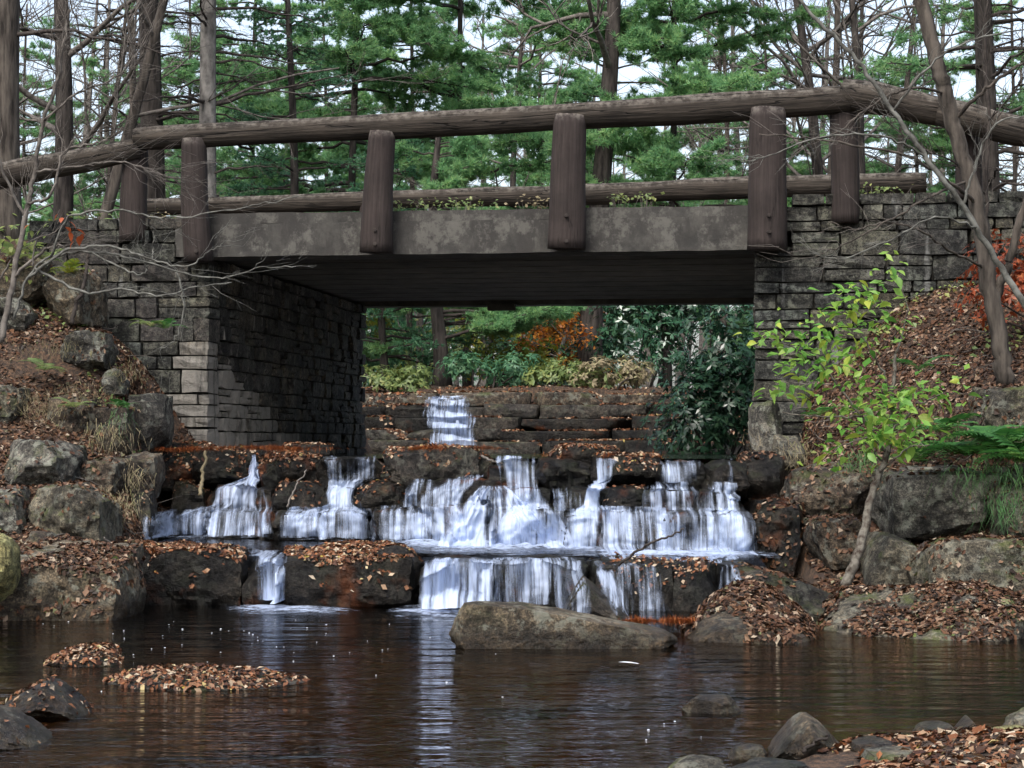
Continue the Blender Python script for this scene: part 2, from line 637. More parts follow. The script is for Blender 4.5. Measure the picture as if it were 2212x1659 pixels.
def water_mat(name, tint, ripple=0.5, scale=(1.2, 5.0, 1)):
    m, nt, N, L, b = new_mat(name)
    v, g = pos(nt, scale)
    n = noise(nt, v, 2.4, 4, 0.55)
    v2, _ = pos(nt, (scale[0] * 4.2, scale[1] * 3, 1))
    n2 = noise(nt, v2, 2.4, 3, 0.5)
    h = mth(nt, 'ADD', n, mth(nt, 'MULTIPLY', n2, 0.09))
    bm = N.new('ShaderNodeBump')
    bm.inputs['Strength'].default_value = ripple
    bm.inputs['Distance'].default_value = 0.035
    L.new(h, bm.inputs['Height'])
    gl = N.new('ShaderNodeBsdfGlossy')
    gl.inputs['Roughness'].default_value = 0.06
    L.new(bm.outputs[0], gl.inputs['Normal'])
    tr = N.new('ShaderNodeBsdfTransparent')
    tr.inputs['Color'].default_value = (*tint, 1)
    fr = N.new('ShaderNodeFresnel')
    fr.inputs['IOR'].default_value = 1.33
    L.new(bm.outputs[0], fr.inputs['Normal'])
    mx = N.new('ShaderNodeMixShader')
    L.new(fr.outputs[0], mx.inputs['Fac'])
    L.new(tr.outputs[0], mx.inputs[1])
    L.new(gl.outputs[0], mx.inputs[2])
    L.new(mx.outputs[0], N['Material Output'].inputs['Surface'])
    return m


M['pool'] = water_mat('dark_pool_water', (0.5, 0.37, 0.2), 0.8, (0.6, 1.8, 1))
M['pool_mid'] = water_mat('ledge_pool_water', (0.3, 0.2, 0.12), 0.7, (1.5, 3, 1))


def fall_mat(name, foam=False):
    m, nt, N, L, b = new_mat(name)
    at_ = N.new('ShaderNodeAttribute')
    at_.attribute_name = 'dens'
    if foam:
        v, g = pos(nt, (1, 1, 1))
        n = noise(nt, v, 20, 6, 0.75)
        n = mth(nt, 'ADD', mth(nt, 'MULTIPLY', n, 0.5), mth(nt, 'MULTIPLY', noise(nt, v, 5, 4, 0.65), 0.5))
    else:
        uv = N.new('ShaderNodeUVMap')
        mp = N.new('ShaderNodeMapping')
        mp.inputs['Scale'].default_value = (24, 1.2, 1)
        L.new(uv.outputs[0], mp.inputs['Vector'])
        n = noise(nt, mp.outputs[0], 1.0, 5, 0.68)
        mp2 = N.new('ShaderNodeMapping')
        mp2.inputs['Scale'].default_value = (6, 1.3, 1)
        L.new(uv.outputs[0], mp2.inputs['Vector'])
        n = mth(nt, 'ADD', mth(nt, 'MULTIPLY', n, 0.66), mth(nt, 'MULTIPLY', noise(nt, mp2.outputs[0], 1.0, 3, 0.5), 0.34))
    n_s = mth(nt, 'MULTIPLY_ADD', n, 1.85, -0.425)
    s = mth(nt, 'ADD', n_s, mth(nt, 'ADD', at_.outputs['Fac'], -1.0))
    a = maprange(nt, s, -0.12, 0.4, 0.0, 0.92)
    b.inputs['Base Color'].default_value = (0.54, 0.64, 0.84, 1)
    b.inputs['Roughness'].default_value = 0.45
    tl = N.new('ShaderNodeBsdfTranslucent')
    tl.inputs['Color'].default_value = (0.54, 0.64, 0.85, 1)
    m1 = N.new('ShaderNodeMixShader')
    m1.inputs['Fac'].default_value = 0.3
    L.new(b.outputs[0], m1.inputs[1])
    L.new(tl.outputs[0], m1.inputs[2])
    tr = N.new('ShaderNodeBsdfTransparent')
    m2 = N.new('ShaderNodeMixShader')
    L.new(a, m2.inputs['Fac'])
    L.new(tr.outputs[0], m2.inputs[1])
    L.new(m1.outputs[0], m2.inputs[2])
    L.new(m2.outputs[0], N['Material Output'].inputs['Surface'])
    if not foam:
        bump(nt, n, 0.7, 0.03, b)
    return m


M['fall'] = fall_mat('white_falling_water')
M['foam'] = fall_mat('white_foam', True)
m, nt, N, L, b = new_mat('foam_bubble')
b.inputs['Base Color'].default_value = (0.8, 0.82, 0.86, 1)
b.inputs['Roughness'].default_value = 0.3
M['bubble'] = m

# ================================================================== THE GROUND
U0 = bp(456, 700, 0)[0]          # left edge of the opening
U1 = bp(1628, 700, 0)[0]         # right edge
BW = 6.9                         # bridge width
ZB = bp(1040, 547, 0)[1]         # underside of the deck
ZT = bp(1040, 452, 0)[1]         # top of the edge beam
ZU = 1.03                        # water under the bridge
ZM = 0.33                        # middle pool

ctrl = []
for a in [(0, 620, 19.2), (-150, 560, 19.3), (-400, 480, 19.5), (100, 670, 19.0), (220, 715, 18.9), (300, 800, 18.7), (370, 880, 18.6), (430, 955, 18.5),
          (0, 760, 18.2), (120, 790, 18.1), (240, 850, 18.0), (0, 900, 17.3), (150, 930, 17.3), (260, 955, 17.5), (330, 985, 17.6),
          (-300, 800, 17.5), (0, 1060, 16.3), (180, 1075, 16.4), (300, 1120, 16.5), (-300, 1000, 15.6),
          (0, 1175, 15.2), (150, 1180, 15.3), (260, 1190, 15.2), (-300, 1180, 14.3), (0, 1290, 14.2), (200, 1290, 14.4),
          (1640, 965, 18.2), (1720, 940, 18.0), (1700, 880, 18.4), (1800, 800, 18.4), (1900, 700, 18.4), (2000, 640, 18.4), (2120, 600, 18.4), (2300, 560, 18.4),
          (1800, 900, 17.6), (1900, 850, 17.3), (2000, 790, 17.2), (2100, 740, 17.2), (2250, 700, 17.2),
          (1760, 985, 16.9), (1900, 960, 16.4), (2000, 905, 16.3), (2165, 830, 16.0), (2300, 800, 15.8),
          (1800, 1070, 16.3), (1950, 1040, 15.9), (2100, 1000, 15.7), (2300, 960, 15.2),
          (1720, 1200, 15.3), (1900, 1180, 15.25), (2080, 1165, 15.1), (2300, 1140, 14.8), (1900, 1285, 14.3), (2080, 1300, 14.0), (2300, 1312, 13.7),
          (1700, 1290, 14.3), (1850, 1290, 14.1), (2000, 1320, 13.6), (2150, 1310, 13.5), (2400, 1330, 12.8)]:
    ctrl.append(tuple(at(*a)))
for x in (-3.2, -1.6, 0, 1.6, 3.0):
    for y in (8.6, 10.2, 12.0, 13.4):
        ctrl.append((x, y, -0.38))
for x in (-2.6, -1.3, 0, 1.2):
    ctrl += [(x, 15.1, -0.2), (x, 16.6, 0.05)]
for u in (-2.2, 0, 2.2):
    for v in (-0.5, 0.4):
        p = bw(u, v, 0.62)
        ctrl.append(tuple(p))
ctrl += [(-4.6, 9, -0.2), (-6, 12, 0.5), (-6.5, 15, 1.3), (-7, 18, 2.6), (-8, 8, 0.6), (4.4, 12, 0.1), (5.5, 12, 0.5), (6, 15, 1.6), (7, 18, 2.9), (6, 9, 0.3),
         (0.0, 7.0, -0.25), (-1.6, 7.0, -0.3), (0.75, 6.9, -0.02), (1.3, 7.2, 0.06), (2.0, 7.6, 0.07), (1.6, 8.2, -0.08), (2.6, 8.3, 0.03), (3.4, 8.3, 0.12),
         (1.0, 6.0, 0.08), (2.5, 6.4, 0.14), (0, 5.6, -0.1), (-2, 5.2, -0.2), (1.5, 4.5, 0.16), (0.1, 4.3, 0.05), (4, 6, 0.25), (2.2, 9.2, -0.3), (3.4, 9.6, -0.2)]
CT = np.array(ctrl)


def tps_fit(P):
    n = len(P)
    d = np.linalg.norm(P[:, None, :2] - P[None, :, :2], axis=2)
    K = np.where(d > 0, d * d * np.log(d + 1e-9), 0) + np.eye(n) * 0.06
    A = np.zeros((n + 3, n + 3))
    A[:n, :n] = K
    A[:n, n] = 1
    A[:n, n + 1:] = P[:, :2]
    A[n:, :n] = A[:n, n:].T
    return np.linalg.solve(A, np.concatenate([P[:, 2], [0, 0, 0]]))


TW = tps_fit(CT)


def smooth(a, b, x):
    t = np.clip((x - a) / (b - a), 0, 1)
    return t * t * (3 - 2 * t)


def height(X, Y):
    X, Y = np.atleast_1d(np.asarray(X, float)), np.atleast_1d(np.asarray(Y, float))
    xs, ys = np.clip(X, -7.5, 7), np.clip(Y, 4.2, 19.6)
    d = np.sqrt((xs[:, None] - CT[None, :, 0]) ** 2 + (ys[:, None] - CT[None, :, 1]) ** 2)
    K = d * d * np.log(d + 1e-9)
    n = len(CT)
    z = K @ TW[:n] + TW[n] + TW[n + 1] * xs + TW[n + 2] * ys
    nz = fbm(np.stack([X * 1.7, Y * 1.7, X * 0], 1), 5, 3)
    z = z + 0.05 * nz
    z = np.clip(z, -0.5, 3.2)
    # the stream bed between the banks, stepped under the two rock ledges
    pxx = X / np.maximum(Y, 1.0) * FOC + 1106
    ins = smooth(285, 345, pxx) * (1 - smooth(1700, 1760, pxx)) * smooth(13.6, 14.2, Y) * (1 - smooth(18.7, 19.0, Y))
    db = lerp(18.0, 15.3, (pxx - 340) / 1270)
    zch = np.where(Y > db + 0.35, 0.55, np.where(Y > 15.4, 0.05, -0.15))
    z = lerp(z, np.minimum(z, zch), ins)
    u = (X - B0.x) * E_U.x + (Y - B0.y) * E_U.y
    v = (X - B0.x) * E_V.x + (Y - B0.y) * E_V.y
    side = np.maximum(U0 - 0.32 - u, u - U1 - 0.32)           # >0: outside the opening
    far = 1.86 + 0.013 * np.clip(v - 12.5, 0, 400) + 0.18 * fbm(np.stack([X * .12, Y * .12, X * 0 + 3], 1), 9, 3) + 0.06 * nz
    far = far + 0.35 * smooth(3, 12, np.abs(u))
    bank = lerp(0.7, 2.35, smooth(-0.2, 2.6, side)) + 0.08 * nz
    zz = np.where(v > 12.6, far, bank)
    road = 3.08 + 0.03 * nz
    zz = np.where((side > 0) & (v < 7.0), road, zz)
    slope = lerp(road, zz, smooth(7.0, 10.5, v))
    zz = np.where((side > 0.2) & (v >= 7.0) & (v < 10.5), slope, zz)
    zz = np.where((side <= 0) & (v < 12.6), 0.66 + 0.04 * nz, zz)
    return np.where(v < 0.25, z, zz)


def hz(x, y):
    return float(height([x], [y])[0])


def axis(parts):
    out = []
    for a, b, s in parts:
        out += list(np.arange(a, b, s))
    return np.array(out)


gx = axis([(-6.6, 6.6, 0.12)])
ext = [7, 7.6, 8.5, 10, 12, 15, 19, 24, 30, 40, 60, 100, 200, 500, 1500]
gx = np.concatenate([[-e for e in ext[::-1]], gx, ext])
gy = axis([(-1500, -600, 300), (-600, -100, 100), (-100, -10, 15), (-10, 4, 2), (4, 20.5, 0.12), (20.5, 36, 0.3), (36, 80, 2), (80, 300, 30), (300, 1601, 325)])
GX, GY = np.meshgrid(gx, gy)
GZ = np.concatenate([height(GX[i], GY[i]) for i in range(len(gy))])
V = np.stack([GX.ravel(), GY.ravel(), GZ], 1)
nx, ny = len(gx), len(gy)
idx = np.arange(nx * ny).reshape(ny, nx)
Q = np.stack([idx[:-1, :-1], idx[:-1, 1:], idx[1:, 1:], idx[1:, :-1]], -1).reshape(-1, 4)
TERR_V, TERR_Q = V, Q
ground = struct(link('ground', mesh_from('ground', V, Q, [M['ground']], True)), label='brown leaf covered forest ground and stream bed')


# ------------------------------------------------------------------ water sheets
def sheet(name, x0, x1, y0, y1, z, mat, step=0.5):
    xs = np.arange(x0, x1 + step, step)
    ys = np.arange(y0, y1 + step, step)
    A, Bm = np.meshgrid(xs, ys)
    V = np.stack([A.ravel(), Bm.ravel(), np.full(A.size, z)], 1)
    i = np.arange(A.size).reshape(A.shape)
    Q = np.stack([i[:-1, :-1], i[:-1, 1:], i[1:, 1:], i[1:, :-1]], -1).reshape(-1, 4)
    return struct(link(name, mesh_from(name, V, Q, [mat], True)))


o = sheet('pool_water', -9, 6, 3, 15.2, 0.0, M['pool'])
o['label'] = 'dark brown rippled pool water below the falls'


def poly_sheet(name, pts, z, mat):
    V = np.array([(p.x, p.y, z) for p in pts])
    n = len(V)
    V = np.vstack([V, V.mean(0)])
    T = [(k, (k + 1) % n, n) for k in range(n)]
    return struct(link(name, mesh_from(name, V, np.array(T), [mat], True)))


# ================================================================== THE BRIDGE
bridge = empty('road_bridge', tuple(bw(0, 0, ZU - 0.3)), -PSI)
tag(bridge, 'low concrete slab bridge crossing the stream between stone abutments', 'bridge')
BR_Z = ZU - 0.3


def in_bridge(mb_or_me, name, mats, parent=bridge, smooth=False):
    me = mb_or_me.mesh(name, mats, smooth) if isinstance(mb_or_me, MB) else mb_or_me
    return link(name, me, parent)


def grid_box(mb, x0, x1, y0, y1, z0, z1, sx, amp, seed):
    """box with its front (-y) and faces cut into a grid and roughened"""
    nxs = max(2, int((x1 - x0) / sx))
    nz_ = max(2, int((z1 - z0) / sx))
    xs, zs = np.linspace(x0, x1, nxs + 1), np.linspace(z0, z1, nz_ + 1)
    A, C = np.meshgrid(xs, zs)
    P = np.stack([A.ravel(), np.full(A.size, y0), C.ravel()], 1)
    n = fbm(P * 3, seed, 3)
    ed = (P[:, 2] < z0 + 1e-6) | (P[:, 2] > z1 - 1e-6)
    P[:, 1] += amp * n
    P[ed, 2] += amp * 0.8 * fbm(P * 5, seed + 3, 2)[ed]
    i = np.arange(A.size).reshape(A.shape)
    Q = np.stack([i[:-1, :-1], i[:-1, 1:], i[1:, 1:], i[1:, :-1]], -1).reshape(-1, 4)
    nb = len(P)
    back = P.copy()
    back[:, 1] = y1
    bot, top = i[0], i[-1]
    lf, rt = i[:, 0], i[:, -1]
    Qs = [Q, (Q + nb)[:, ::-1]]
    for e, fl in ((bot, 0), (top, 1), (lf, 1), (rt, 0)):
        q = np.stack([e[:-1], e[:-1] + nb, e[1:] + nb, e[1:]], -1)
        Qs.append(q if fl == 0 else q[:, ::-1])
    mb.add(np.vstack([P, back]), None, np.vstack(Qs))


# edge beam of the near side in three visible bays, with a recessed top band
mb = MB()
grid_box(mb, U0 - 0.35, U1 + 0.3, 0.0, 0.45, ZB - BR_Z, ZT - 0.1 - BR_Z, 0.1, 0.006, 3)
in_bridge(mb, 'edge_beam', [M['concrete']])
mb = MB()
grid_box(mb, U0 - 0.35, U1 + 0.3, 0.035, 0.45, ZT - 0.1 - BR_Z, ZT - BR_Z, 0.1, 0.008, 5)
in_bridge(mb, 'beam_cap', [M['concrete']])
mb = MB()
mb.box(((U0 + U1) / 2, BW / 2 + 0.1, (ZB + ZT) / 2 - 0.02 - BR_Z), (U1 - U0 + 0.7, BW - 0.72, ZT - ZB - 0.14))
in_bridge(mb, 'deck_slab', [M['soffit']])
# shutter board impressions: narrow ribs under the slab
for k in range(9):
    mb = MB()
    mb.box(((U0 + U1) / 2, 0.75 + k * 0.68, ZB + 0.035 - BR_Z), (U1 - U0 + 0.5, 0.62, 0.02))
    in_bridge(mb, 'soffit_board', [M['soffit']])
mb = MB()
grid_box(mb, U0 - 0.3, U1 + 0.3, BW - 0.3, BW, ZB - 0.03 - BR_Z, ZT - BR_Z, 0.2, 0.006, 8)
in_bridge(mb, 'far_edge_beam', [M['soffit']])
mb = MB()
mb.box((bp(1085, 657, BW - 0.3)[0], BW - 0.36, ZB - 0.06 - BR_Z), (0.34, 0.1, 0.08))
in_bridge(mb, 'bearing_block', [M['soffit']])
mb = MB()
nX, nY = 30, 30
xs, ys = np.linspace(U0 - 0.3, U1 + 0.25, nX), np.linspace(0.3, BW - 0.1, nY)
A, C = np.meshgrid(xs, ys)
P = np.stack([A.ravel(), C.ravel(), np.full(A.size, ZT + 0.02 - BR_Z)], 1)
P[:, 2] += 0.02 * fbm(P * 2, 4)
i = np.arange(A.size).reshape(A.shape)
mb.add(P, None, np.stack([i[:-1, :-1], i[:-1, 1:], i[1:, 1:], i[1:, :-1]], -1).reshape(-1, 4))
in_bridge(mb, 'road_surface', [M['ground']])


# ------------------------------------------------------------------ rough stones shared by the walls
def stone_variant(seed):
    """unit block, 2x2 per face, rounded and roughened"""
    idx, V = {}, []
    T = []

    def vid(p):
        if p not in idx:
            idx[p] = len(V)
            V.append(p)
        return idx[p]
    for ax in range(3):
        for s in (-1, 1):
            a, b_ = (ax + 1) % 3, (ax + 2) % 3
            for i in range(2):
                for j in range(2):
                    q = []
                    for (di, dj) in ((0, 0), (1, 0), (1, 1), (0, 1)):
                        p = [0, 0, 0]
                        p[ax] = s
                        p[a] = i + di - 1
                        p[b_] = j + dj - 1
                        q.append(vid(tuple(p)))
                    if s < 0:
                        q = q[::-1]
                    T.append(q)
    V = np.array(V, float)
    r = np.random.default_rng(seed)
    nb = np.abs(V).sum(1)
    k = np.where(nb >= 3, 0.955, np.where(nb >= 2, 0.985, 1.0))
    V = V * k[:, None]
    V += r.normal(0, 0.05, V.shape) * np.array([.6, 1.0, 1.0])
    front = V[:, 1] < -0.8
    V[front & (nb < 1.5), 1] -= 0.012
    return mesh_from('stone', V * 0.5, np.array(T), [M['wall_stone']])


STONES = [stone_variant(100 + k) for k in range(14)]
STONES_DAMP = []
for me in STONES:
    c = me.copy()
    c.materials[0] = M['wall_damp']
    STONES_DAMP.append(c)
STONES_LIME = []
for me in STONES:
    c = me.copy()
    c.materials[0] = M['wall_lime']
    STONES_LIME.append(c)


def lay(parent, base, along, normal, length, z0, z1, seed, hmin, hmax, lmin, lmax, thick=0.34, keep=None, pick=None, name='stone', batter=0.0):
    """random coursed wall of separate stones; 'normal' points out of the wall (world vectors), base is its foot"""
    r = random.Random(seed)
    z = z0
    inv = parent.matrix_basis.inverted()
    row = 0
    while z < z1 - 0.04:
        h = min(r.uniform(hmin, hmax), z1 - z)
        if z1 - z - h < hmin * 0.6:
            h = z1 - z
        s = 0.0
        while s < length - 0.02:
            l = lerp(lmin, lmax, r.random() ** 1.4) * (1.25 if h > (hmin + hmax) / 2 else 1)
            if length - s - l < lmin * 0.6:
                l = length - s
            hh = h
            pieces = [(z, h)]
            if h > hmax * 0.7 and r.random() < 0.35:
                f = r.uniform(0.4, 0.6)
                pieces = [(z, h * f), (z + h * f, h * (1 - f))]
            for zz, hh in pieces:
                cx, cz = s + l / 2, zz + hh / 2
                if keep is None or keep(cx, cz):
                    out = r.uniform(-0.025, 0.03) + batter * (z1 - cz)
                    p = base + along * cx + normal * (out - thick / 2) + Vector((0, 0, cz))
                    src = pick(cx, cz, r) if pick else STONES
                    me = src[r.randrange(len(src))]
                    o = bpy.data.objects.new(name, me)
                    col.objects.link(o)
                    o.parent = parent
                    X, Yv = along, -normal
                    R = Matrix((X, Yv, Vector((0, 0, 1)))).transposed()
                    fl = 1
                    if R.determinant() < 0:
                        fl = -1
                        R = Matrix((-X, Yv, Vector((0, 0, 1)))).transposed()
                    R = R @ Matrix.Rotation(r.uniform(-0.012, 0.012), 3, 'Y') @ Matrix.Rotation(r.uniform(-0.04, 0.04), 3, 'Z')
                    w = Matrix.Translation(p) @ R.to_4x4() @ Matrix.Diagonal((l - 0.011, thick, hh - 0.011, 1))
                    o.matrix_basis = inv @ w
            s += l
        z += h
        row += 1


def core(parent, pts, z0, z1, name='mortar_core'):
    """closed prism of dark mortar behind the stones; pts are (u, v) around it"""
    inv = parent.matrix_basis.inverted()
    P = [inv @ bw(u, v, z0) for u, v in pts] + [inv @ bw(u, v, z1) for u, v in pts]
    n = len(pts)
    me = bpy.data.meshes.new(name)
    me.from_pydata([tuple(p) for p in P], [], [tuple(range(n))[::-1], tuple(range(n, 2 * n))] +
                   [(k, (k + 1) % n, n + (k + 1) % n, n + k) for k in range(n)])
    me.materials.append(M['mortar'])
    return link(name, me, parent)


UL = bp(60, 560, 0)[0]
UR = bp(2300, 560, 0)[0]
WTOP_L = bp(330, 470, 0)[1]
WTOP_R = bp(1760, 418, 0)[1]
ab_l = empty('stone_abutment', tuple(bw(U0 - 1, 0.3, 0.9)), 0)
tag(ab_l, 'dark coursed stone abutment with pale lime streaks under the left bridge end', 'stone wall')
ab_r = empty('stone_abutment', tuple(bw(U1 + 1, 0.3, 0.9)), 0)
tag(ab_r, 'grey coursed stone abutment behind the yellow leaved sapling', 'stone wall')
NRM = -E_V


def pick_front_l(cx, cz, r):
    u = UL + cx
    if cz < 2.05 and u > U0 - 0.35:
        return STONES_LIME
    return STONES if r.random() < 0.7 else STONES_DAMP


L_len = U0 - UL
keep_l = lambda cx, cz: (cz > hz(*(bw(UL + cx, -0.1, 0).xy)) - 0.25) and not (UL + cx > U0 - 0.36 and cz > ZB - 0.0) and not (UL + cx < bp(150, 500, 0)[0] and cz < 2.0)
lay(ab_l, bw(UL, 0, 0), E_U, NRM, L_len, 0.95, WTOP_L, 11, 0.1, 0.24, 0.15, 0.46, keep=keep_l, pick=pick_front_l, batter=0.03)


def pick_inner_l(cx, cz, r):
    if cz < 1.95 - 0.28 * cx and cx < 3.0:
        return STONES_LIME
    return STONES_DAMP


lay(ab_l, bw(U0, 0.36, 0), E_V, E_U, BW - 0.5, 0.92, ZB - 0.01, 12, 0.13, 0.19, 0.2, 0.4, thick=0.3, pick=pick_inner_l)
core(ab_l, [(UL, 0.045), (U0 - 0.045, 0.045), (U0 - 0.045, BW - 0.2), (U0 - 0.9, BW - 0.2), (U0 - 0.9, 0.8), (UL, 0.8)], 0.5, ZB - 0.02)
core(ab_l, [(UL, 0.08), (U0 - 0.4, 0.08), (U0 - 0.4, 0.8), (UL, 0.8)], ZB - 0.03, WTOP_L - 0.08)

R_len = UR - U1
keep_r = lambda cx, cz: cz > hz(*(bw(U1 + cx, -0.1, 0).xy)) - 0.25 and not (U1 + cx < U1 + 0.3 and cz > ZB)
lay(ab_r, bw(U1, 0, 0), E_U, NRM, R_len, 0.95, WTOP_R, 21, 0.09, 0.23, 0.16, 0.52, keep=keep_r, batter=0.02)
lay(ab_r, bw(U1, 0.36, 0), E_V, -E_U, BW - 0.5, 0.92, ZB - 0.01, 22, 0.17, 0.26, 0.5, 0.8, thick=0.3, pick=lambda *a: STONES_DAMP)
core(ab_r, [(U1 + 0.045, 0.045), (UR, 0.045), (UR, 0.8), (U1 + 0.9, 0.8), (U1 + 0.9, BW - 0.2), (U1 + 0.045, BW - 0.2)], 0.5, ZB - 0.02)
core(ab_r, [(U1 + 0.34, 0.08), (UR, 0.08), (UR, 0.8), (U1 + 0.34, 0.8)], ZB - 0.03, WTOP_R - 0.08)


# ------------------------------------------------------------------ log railings
def log_mesh(name, p0, p1, r0, r1, seed, mat, sides=20, wob=0.05, sag=0.0):
    """log along local X from the origin; returns mesh and its matrix"""
    d = p1 - p0
    Ln = d.length
    n = max(8, int(Ln / 0.14))
    s = np.linspace(0, 1, n)
    pts = np.stack([s * Ln, 0.012 * np.sin(s * 7 + seed), -sag * 4 * s * (1 - s) + 0.012 * np.sin(s * 5 + seed * 2)], 1)
    rad = lerp(r0, r1, s) * (1 + 0.03 * np.sin(s * 17 + seed))
    rad[0] *= 0.93
    rad[-1] *= 0.93
    mb = MB()
    mb.tube(pts, rad, sides, True, wob, seed)
    me = mb.mesh(name, [mat], True)
    x = d.normalized()
    y = Vector((0, 0, 1)).cross(x).normalized()
    z = x.cross(y)
    R = Matrix((x, y, z)).transposed().to_4x4()
    return me, Matrix.Translation(p0) @ R


def post_mesh(name, p0, p1, r0, r1, seed, mat):
    d = p1 - p0
    Ln = d.length
    n = 14
    s = np.linspace(0, 1, n)
    pts = np.stack([0.006 * np.sin(s * 5 + seed), 0.006 * np.cos(s * 4 + seed), s * Ln], 1)
    rad = lerp(r0, r1, s)
    rad[-1] *= 0.95
    mb = MB()
    mb.tube(pts, rad, 18, True, 0.035, seed)
    me = mb.mesh(name, [mat], True)
    z = d.normalized()
    x = Vector((1, 0, 0))
    y = z.cross(x).normalized()
    x = y.cross(z)
    R = Matrix((x, y, z)).transposed().to_4x4()
    return me, Matrix.Translation(p0) @ R


rail = empty('log_railing', tuple(bw(0, -0.1, ZT)), 0)
tag(rail, 'near railing of thick brown logs on six round posts', 'railing')
far_rail = empty('log_railing', tuple(bw(0, BW - 0.2, ZT)), 0)
tag(far_rail, 'far side log railing seen low behind the bridge posts', 'railing')


def pv(px, py, v):
    u, z = bp(px, py, v)
    return bw(u, v, z)


def add_log(parent, name, a, b, wa, wb, seed, v=-0.08, mat='log', va=None, vb=None, label=None):
    va = v if va is None else va
    vb = v if vb is None else vb
    p0, p1 = pv(*a, va), pv(*b, vb)
    me, mw = log_mesh(name, p0, p1, wa / FOC * p0.y / 2, wb / FOC * p1.y / 2, seed, M[mat])
    o = link(name, me, parent)
    o.matrix_basis = parent.matrix_basis.inverted() @ mw
    if label:
        o['label'] = label
    return o


def add_post(parent, top, bot, wt, wb, seed, v=-0.1):
    p1, p0 = pv(*top, v), pv(*bot, v)
    me, mw = post_mesh('post', p0, p1, wb / FOC * p0.y / 2, wt / FOC * p1.y / 2, seed, M['post'])
    o = link('post', me, parent)
    o.matrix_basis = parent.matrix_basis.inverted() @ mw
    return o


add_log(rail, 'top_rail', (292, 302), (1836, 216), 50, 66, 1)
add_log(rail, 'top_rail', (300, 318), (-40, 393), 48, 60, 2, va=-0.05, vb=-0.3)
add_log(rail, 'top_rail', (1822, 204), (2040, 240), 74, 66, 3, va=-0.05, vb=-0.2)
add_log(rail, 'top_rail', (2030, 243), (2290, 300), 66, 62, 4, va=-0.2, vb=-0.4)
POSTS = []
for t, bo, wt, wb, v in (((292, 312), (288, 520), 52, 62, 0.02), ((417, 300), (428, 566), 54, 64, -0.12), ((825, 285), (812, 546), 60, 72, -0.14),
                         ((1232, 250), (1222, 538), 72, 84, -0.15), ((1660, 235), (1655, 541), 78, 88, -0.15), ((1822, 225), (1826, 482), 58, 62, 0.02),
                         ((2085, 260), (2095, 430), 54, 58, 0.0)):
    p_ = add_post(rail, t, bo, wt, wb, int(t[0]), v)
    p_['radius'] = wb / FOC * 18.8 / 2
    POSTS.append(p_)
# bolts on the posts, each a small piece of its post
for px, py, k in ((1222, 525, 3), (1222, 470, 3), (812, 530, 2), (812, 500, 2), (1655, 505, 4), (1655, 470, 4), (428, 545, 1)):
    mb = MB()
    post_ = POSTS[k]
    pw = rail.matrix_basis @ post_.matrix_basis
    loc = pw.inverted() @ pv(px, py, -0.14)
    dy = post_['radius'] + 0.012
    mb.tube([Vector((loc.x, -dy - 0.01, loc.z)), Vector((loc.x, -dy + 0.03, loc.z))], [0.018, 0.018], 6, True)
    o = link('bolt', mb.mesh('bolt', [M['twig_dark']]), post_)

VF = BW - 0.1
add_log(far_rail, 'top_rail', (300, 447), (1180, 424), 38, 42, 5, VF)
add_log(far_rail, 'top_rail', (1165, 425), (2000, 392), 46, 48, 6, VF)
for px in (430, 800, 1228, 1660, 1830):
    add_post(far_rail, (px, 425), (px, 560), 46, 50, px, VF)

# ================================================================== ROCKS
_CUBE = {}


def cube_grid(res):
    if res in _CUBE:
        return _CUBE[res]
    idx, V, Q = {}, [], []
    for ax in range(3):
        for s in (0, res):
            a, b_ = (ax + 1) % 3, (ax + 2) % 3
            for i in range(res):
                for j in range(res):
                    q = []
                    for di, dj in ((0, 0), (1, 0), (1, 1), (0, 1)):
                        p = [0, 0, 0]
                        p[ax], p[a], p[b_] = s, i + di, j + dj
                        p = tuple(p)
                        if p not in idx:
                            idx[p] = len(V)
                            V.append(p)
                        q.append(idx[p])
                    Q.append(q if s else q[::-1])
    V = np.array(V, float) / res * 2 - 1
    V = np.tan(V * 0.72) / math.tan(0.72)
    _CUBE[res] = (V, np.array(Q))
    return _CUBE[res]


def rock_verts(size, seed, block=0.55, rough=1.0, res=12, planes=8, prof=None, rot=None):
    P, Q = cube_grid(res)
    r = np.random.default_rng(seed)
    s = P / np.linalg.norm(P, axis=1, keepdims=True)
    q = s * 1.15 * (1 - block) + P * block
    for _ in range(planes):
        n = r.normal(0, 1, 3)
        n[2] *= 0.7
        n /= np.linalg.norm(n)
        d = q @ n
        c = np.max(d) * r.uniform(0.62, 0.9)
        q = q - np.outer(np.maximum(d - c, 0) * 0.92, n)
    asp = np.asarray(size) / np.max(size)
    qs = q * asp * 1.6
    q = q + s * (rough * (0.13 * fbm(qs * 1.2 + seed, seed % 97, 2) + 0.055 * fbm(qs * 4 + seed, seed % 89, 2) + 0.03 * fbm(qs * 11 + seed, seed % 83, 2)))[:, None]
    lo, hi = q.min(0), q.max(0)
    q = (q - lo) / (hi - lo) * 2 - 1
    if prof:
        q = prof(q)
    V = q * np.asarray(size) * 0.5
    if rot is not None:
        from mathutils import Euler
        V = V @ np.array(Euler(rot).to_matrix()).T
    return V, Q


ROCKS = []        # every laid stone in world coordinates, for the water to run over
LEAFY = []        # (world verts, quads, density per m2, threshold, kind)


